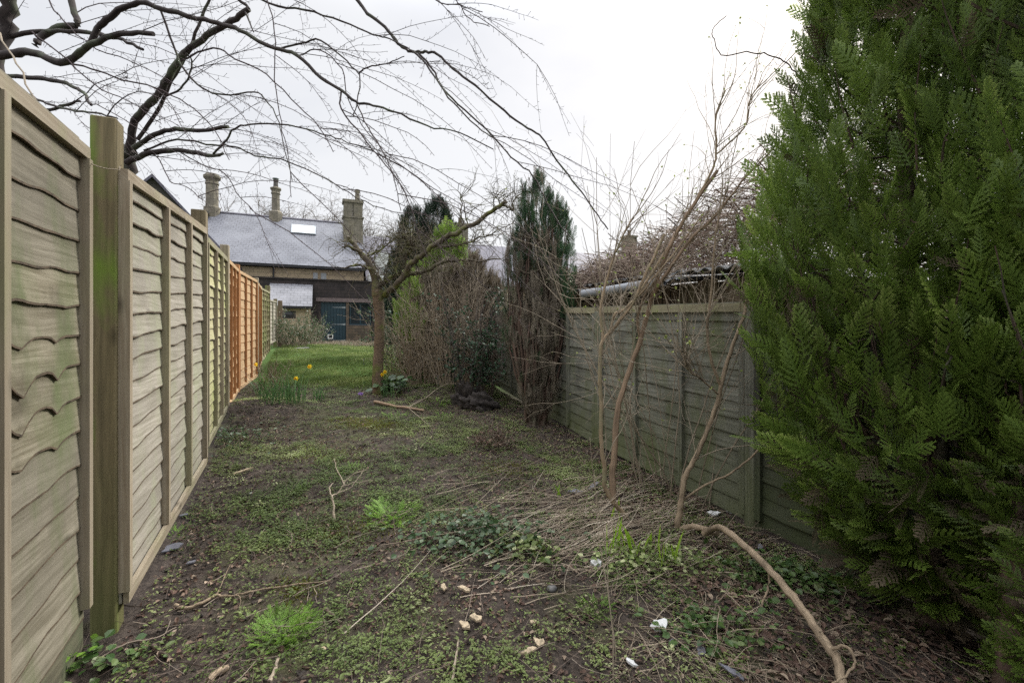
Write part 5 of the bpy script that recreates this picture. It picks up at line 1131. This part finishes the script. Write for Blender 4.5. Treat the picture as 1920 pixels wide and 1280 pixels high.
daffodil(487, 742, 7, .05, .3, [(481, 683)], 'single yellow daffodil against the orange fence'); daffodil(728, 745, 12, .09, .32, [(722, 697), (717, 702)], 'daffodil with two yellow flowers right of the fruit tree trunk')
c = onground(672, 752); t = thing('crocus', 'mauve crocus on the soil left of the fruit tree trunk', 'flower', c)
b = MB(); blades(b, c[0]+rng.normal(size=14)*.03, c[1]+rng.normal(size=14)*.03, np.full(14, c[2]), rng.uniform(.06, .12, 14), np.full(14, .004), rng.random(14)); b.build('leaves', M['daff_leaf'], t)
b = MB()
for _ in range(3):
    p = c+np.array((rng.normal()*.03, rng.normal()*.02, .08)); a = rng.normal(size=(6, 3))*.45+[0, 0, 1]; b.inst(LEAF[0], LEAF[1], np.repeat(p[None], 6, 0), rots(a), np.full(6, .05), r=rng.random(6))
b.build('flower', M['crocus'], t)

# ------------------------------------------------ single things lying about
def lump(px, py, sz, mat, name, label, cat, seed, group=None, up=0.0, n1=14, n2=10, rough=.25, dz=0):
    g = np.random.default_rng(seed); c = onground(px, py); b = MB(); V = []
    for i in range(n2+1):
        for j in range(n1):
            th = math.pi*i/n2; ph = 2*math.pi*j/n1; d = np.array((math.sin(th)*math.cos(ph), math.sin(th)*math.sin(ph), math.cos(th)))
            k = 1+rough*(float(fbm(d[0]*2.2+seed*3+d[2]*1.7, d[1]*2.2+9+d[2], seed, 4))-.45)*2.6; V.append(c+d*k*np.array(sz)+[0, 0, sz[2]*.35+dz])
    V = np.array(V); i = np.arange(n2)[:, None]*n1; j = np.arange(n1)[None]; q = (j+1) % n1
    b.add(V, np.stack([i+j, i+n1+j, i+n1+q, i+q], -1).reshape(-1, 4)); o = b.build(name, M[mat], smooth=True); return tag(o, label, cat, group)
lump(872, 757, (.13, .11, .2), 'peat', 'peat_lump', 'upright dark peaty root lump at the foot of the laurel', 'root lump', 1, 'dark root lumps', n1=60, n2=44, rough=.85)
lump(900, 768, (.2, .14, .14), 'peat', 'peat_lump', 'wider dark peaty root lump lying right of the upright one', 'root lump', 2, 'dark root lumps', n1=60, n2=44, rough=.85)
lump(1035, 1105, (.026, .022, .018), 'pebble', 'stone', 'rounded grey stone right of centre in the foreground', 'stone', 3, rough=.12)
lump(605, 1218, (.014, .012, .009), 'barkchip', 'stone', 'small pale buff pebble by the bright green tuft', 'stone', 4, rough=.15)
lump(470, 925, (.01, .01, .007), 'paper', 'stone', 'tiny white pebble on the left in the weeds', 'stone', 5)
p_ = onground(925, 838); stem_shrub('dead_shrub', 'low dark tangle of dead twigs on the soil in front of the narrow conifer', p_[0], p_[1], p_[2], 50, .32, .3, .004, 'stem_dark', 62, 4, wob=.2, leaf=('litter', 500, .03))
def shard(px, py, sx, sy, th, mat, name, label, cat, seed, rz=0, tilt=.15, group=None, curl=0.0, npt=11):
    if mat in ('barkchip', 'paper'): k_ = 1.5 if mat == 'barkchip' else 1.4; sx *= k_; sy *= k_; th *= 1.6
    g = np.random.default_rng(seed); c = onground(px, py); an = np.sort(g.uniform(0, 2*math.pi, npt)+0); an = np.linspace(0, 2*math.pi, npt, endpoint=False)+g.normal(size=npt)*.15; rr_ = g.uniform(.5, 1.15, npt)
    x = np.cos(an)*rr_*sx; y = np.sin(an)*rr_*sy; cz, sz_ = math.cos(rz), math.sin(rz); X = x*cz-y*sz_; Y = x*sz_+y*cz; tz = X*g.normal()*tilt+Y*(.1+abs(g.normal())*tilt)+curl*(x/sx)**2*sx
    lift = float(-tz.min())*.6+.012; gz_ = gh(c[0]+X, c[1]+Y)*0+c[2]
    top = np.stack([c[0]+X, c[1]+Y, gz_+tz+lift+th], -1); bot = top-[0, 0, th]; cc = c+[0, 0, lift+th+.001]; n = npt
    b = MB(); V = np.concatenate([top, bot, cc[None]]); i = np.arange(n); k = (i+1) % n
    b.add(V, [np.stack([i, k, np.full(n, 2*n)], -1), np.stack([i, i+n, k+n, k], -1), (np.arange(n)[::-1]+n)[None]]); return tag(b.build(name, M[mat]), label, cat, group)
G1 = 'broken slates in the soil'
shard(322, 1033, .05, .03, .006, 'slatebit', 'slate_shard', 'flat grey slate piece by the pale left panel', 'slate', 1, .3, .1, G1)
shard(357, 1060, .022, .016, .006, 'slatebit', 'slate_shard', 'small slate chip just below the larger one by the pale panel', 'slate', 2, .8, .1, G1)
shard(345, 970, .03, .016, .006, 'slatebit', 'slate_shard', 'slate piece beside the bottom rail of the pale panel', 'slate', 3, .2, .1, G1)
shard(1112, 918, .05, .03, .008, 'slatebit', 'slate_shard', 'upturned grey slate left of the twisted stems', 'slate', 4, .5, .5, G1); shard(1080, 925, .06, .03, .006, 'slatebit', 'slate_shard', 'flat slate left of the upturned one near the twisted stems', 'slate', 5, .1, .1, G1)
shard(1315, 1228, .03, .02, .006, 'slatebit', 'slate_shard', 'slate piece at the bottom, left of the arching stem', 'slate', 6, .9, .2, G1); shard(1370, 1268, .05, .02, .006, 'slatebit', 'slate_shard', 'slate at the bottom edge under the dry stems', 'slate', 7, 2.6, .2, G1)
shard(1425, 1030, .03, .02, .006, 'slatebit', 'slate_shard', 'dark slate chip above the start of the arching stem', 'slate', 8, .9, .2, G1); shard(1262, 1215, .02, .015, .006, 'slatebit', 'slate_shard', 'small slate chip left of the bottom slate pieces', 'slate', 9, .9, .2, G1)
G2 = 'pale rotten wood chips'
shard(872, 1180, .022, .013, .006, 'barkchip', 'wood_chip', 'large pale bark chip at the bottom centre', 'wood chip', 11, -.7, .2, G2); shard(892, 1166, .018, .014, .006, 'barkchip', 'wood_chip', 'second half of the large pale chip, on its right', 'wood chip', 12, .3, .2, G2)
shard(1010, 1212, .018, .014, .005, 'barkchip', 'wood_chip', 'pale chip at the bottom right of centre', 'wood chip', 13, .3, .3, G2); shard(990, 1228, .026, .007, .005, 'barkchip', 'wood_chip', 'narrow chip beside the pale bottom one', 'wood chip', 14, .4, .3, G2)
shard(832, 1108, .014, .011, .005, 'barkchip', 'wood_chip', 'small pale chip above the large one', 'wood chip', 15, 1, .2, G2); shard(1000, 1172, .012, .007, .005, 'barkchip', 'wood_chip', 'tiny pale chip right of the large one', 'wood chip', 16, .4, .2, G2)
shard(870, 1110, .035, .007, .006, 'barkchip', 'wood_chip', 'long thin bark strip pointing down right', 'wood chip', 17, -.7, .1, G2); shard(455, 888, .05, .008, .006, 'barkchip', 'wood_chip', 'pale stick-like splinter far left in the weeds', 'wood chip', 18, .7, .1, G2)
G3 = 'white scraps of litter'
shard(1118, 1066, .026, .018, .012, 'paper', 'white_scrap', 'crumpled white scrap below the iris blades', 'litter', 21, -.5, .5, G3, .2); shard(1240, 1183, .035, .014, .006, 'paper', 'white_scrap', 'white plastic scrap in the lower right litter', 'litter', 22, -.2, .3, G3)
shard(1185, 1252, .016, .008, .006, 'paper', 'white_scrap', 'small white scrap at the bottom, left of the slates', 'litter', 23, -.4, .2, G3); shard(1338, 967, .04, .02, .006, 'paper', 'white_scrap', 'white scrap at the foot of the right fence', 'litter', 24, .1, .2, G3); shard(1370, 962, .03, .025, .006, 'paper', 'white_scrap', 'upright white scrap beside the right fence post', 'litter', 25, .6, .7, G3)
shard(565, 655, .25, .15, .03, 'pebble', 'paving_slab', 'pale flat slab at the far lawn edge', 'slab', 26, .1, .02)
# lying branches
def lying(pts, r0, r1, mat, name, label, cat='branch', group='fallen branches', side=()):
    q = []
    for px, py, h in pts: g = onground(px, py); q.append(g+[0, 0, h])
    q = smooth_path(np.array(q), 5, .002); b = MB(); b.tube(q, np.linspace(r0, r1, len(q)), 7, r=rng.random())
    for (s, h0) in side:
        a_ = []
        for px, py, h in s: g = onground(px, py); a_.append(g+[0, 0, h])
        qq = smooth_path(np.array(a_), 5, .002); b.tube(qq, np.linspace(h0, h0*.4, len(qq)), 5, r=rng.random())
    return tag(b.build(name, M[mat], smooth=True), label, cat, group)
def stand(pix, r0, r1): return pix
lying([(328, 1138, .01), (350, 1145, .012), (380, 1135, .014), (405, 1120, .01), (430, 1122, .012), (480, 1115, .02), (560, 1100, .015), (620, 1092, .01)], .009, .003, 'bark_tan', 'lying_branch', 'curved pale branch lying left of the bright green tuft', side=(([(405, 1120, .01), (420, 1095, .03), (432, 1075, .05)], .003), ([(430, 1122, .01), (450, 1130, .03), (448, 1148, .01)], .003)))
lying([(285, 1215, .01), (300, 1225, .01), (318, 1240, .01)], .009, .007, 'fallen', 'lying_branch', 'short thick stick in the bottom left shade')
lying([(180, 1240, .01), (240, 1215, .02), (290, 1205, .02), (330, 1180, .01)], .004, .002, 'fallen', 'lying_branch', 'long thin stick in the bottom left shade')
lying([(610, 1145, .01), (625, 1158, .01), (640, 1172, .01)], .009, .007, 'fallen', 'lying_branch', 'short brown stick right of the bright green tuft')
lying([(848, 1280, .01), (855, 1240, .02), (860, 1208, .02)], .006, .004, 'dead_stem', 'lying_branch', 'straight grey stick pointing up from the bottom centre')
lying([(850, 1228, .01), (890, 1200, .03), (928, 1172, .02)], .004, .003, 'fallen', 'lying_branch', 'dark stick below the large pale chip')
lying([(390, 1280, .005), (405, 1268, .012), (425, 1258, .012)], .014, .012, 'bark_tan', 'lying_branch', 'stub of wood at the bottom edge left')
lying([(505, 1280, .005), (515, 1262, .012), (522, 1240, .012)], .009, .006, 'dead_stem', 'lying_branch', 'upright splinter at the bottom edge')
lying([(702, 757, .03), (740, 765, .03), (765, 770, .04), (795, 772, .02)], .022, .016, 'bark_brown', 'lying_branch', 'brown log lying at the foot of the fruit tree')
lying([(765, 768, .03), (800, 752, .06), (835, 735, .12), (880, 738, .15)], .007, .004, 'dead_stem', 'lying_branch', 'bent grey branch reaching right from the log', side=(([(765, 768, .03), (785, 785, .03), (810, 805, .01)], .006),))
# forked grey branch standing in the weeds
b = MB(); Zb = onground(626, 976)[1]
for l, r0, r1 in (([(626, 978), (626, 950), (622, 930), (632, 925), (645, 908), (660, 890), (690, 880)], .008, .003), ([(624, 935), (618, 915), (625, 905)], .005, .003), ([(632, 925), (655, 915), (672, 895), (682, 878)], .004, .002), ([(645, 908), (632, 880), (626, 858)], .004, .002), ([(640, 912), (665, 905), (700, 900)], .003, .0015)):
    limb(b, [(x, y, Zb+.05*i) for i, (x, y) in enumerate(l)], r0, r1, 6)
tag(b.build('lying_branch', M['dead_stem'], smooth=True), 'forked pale antler-like branch sticking up from the weeds', 'branch', 'fallen branches')
print('VERTS', sum(len(o.data.vertices) for o in bpy.data.objects if o.type == 'MESH'))
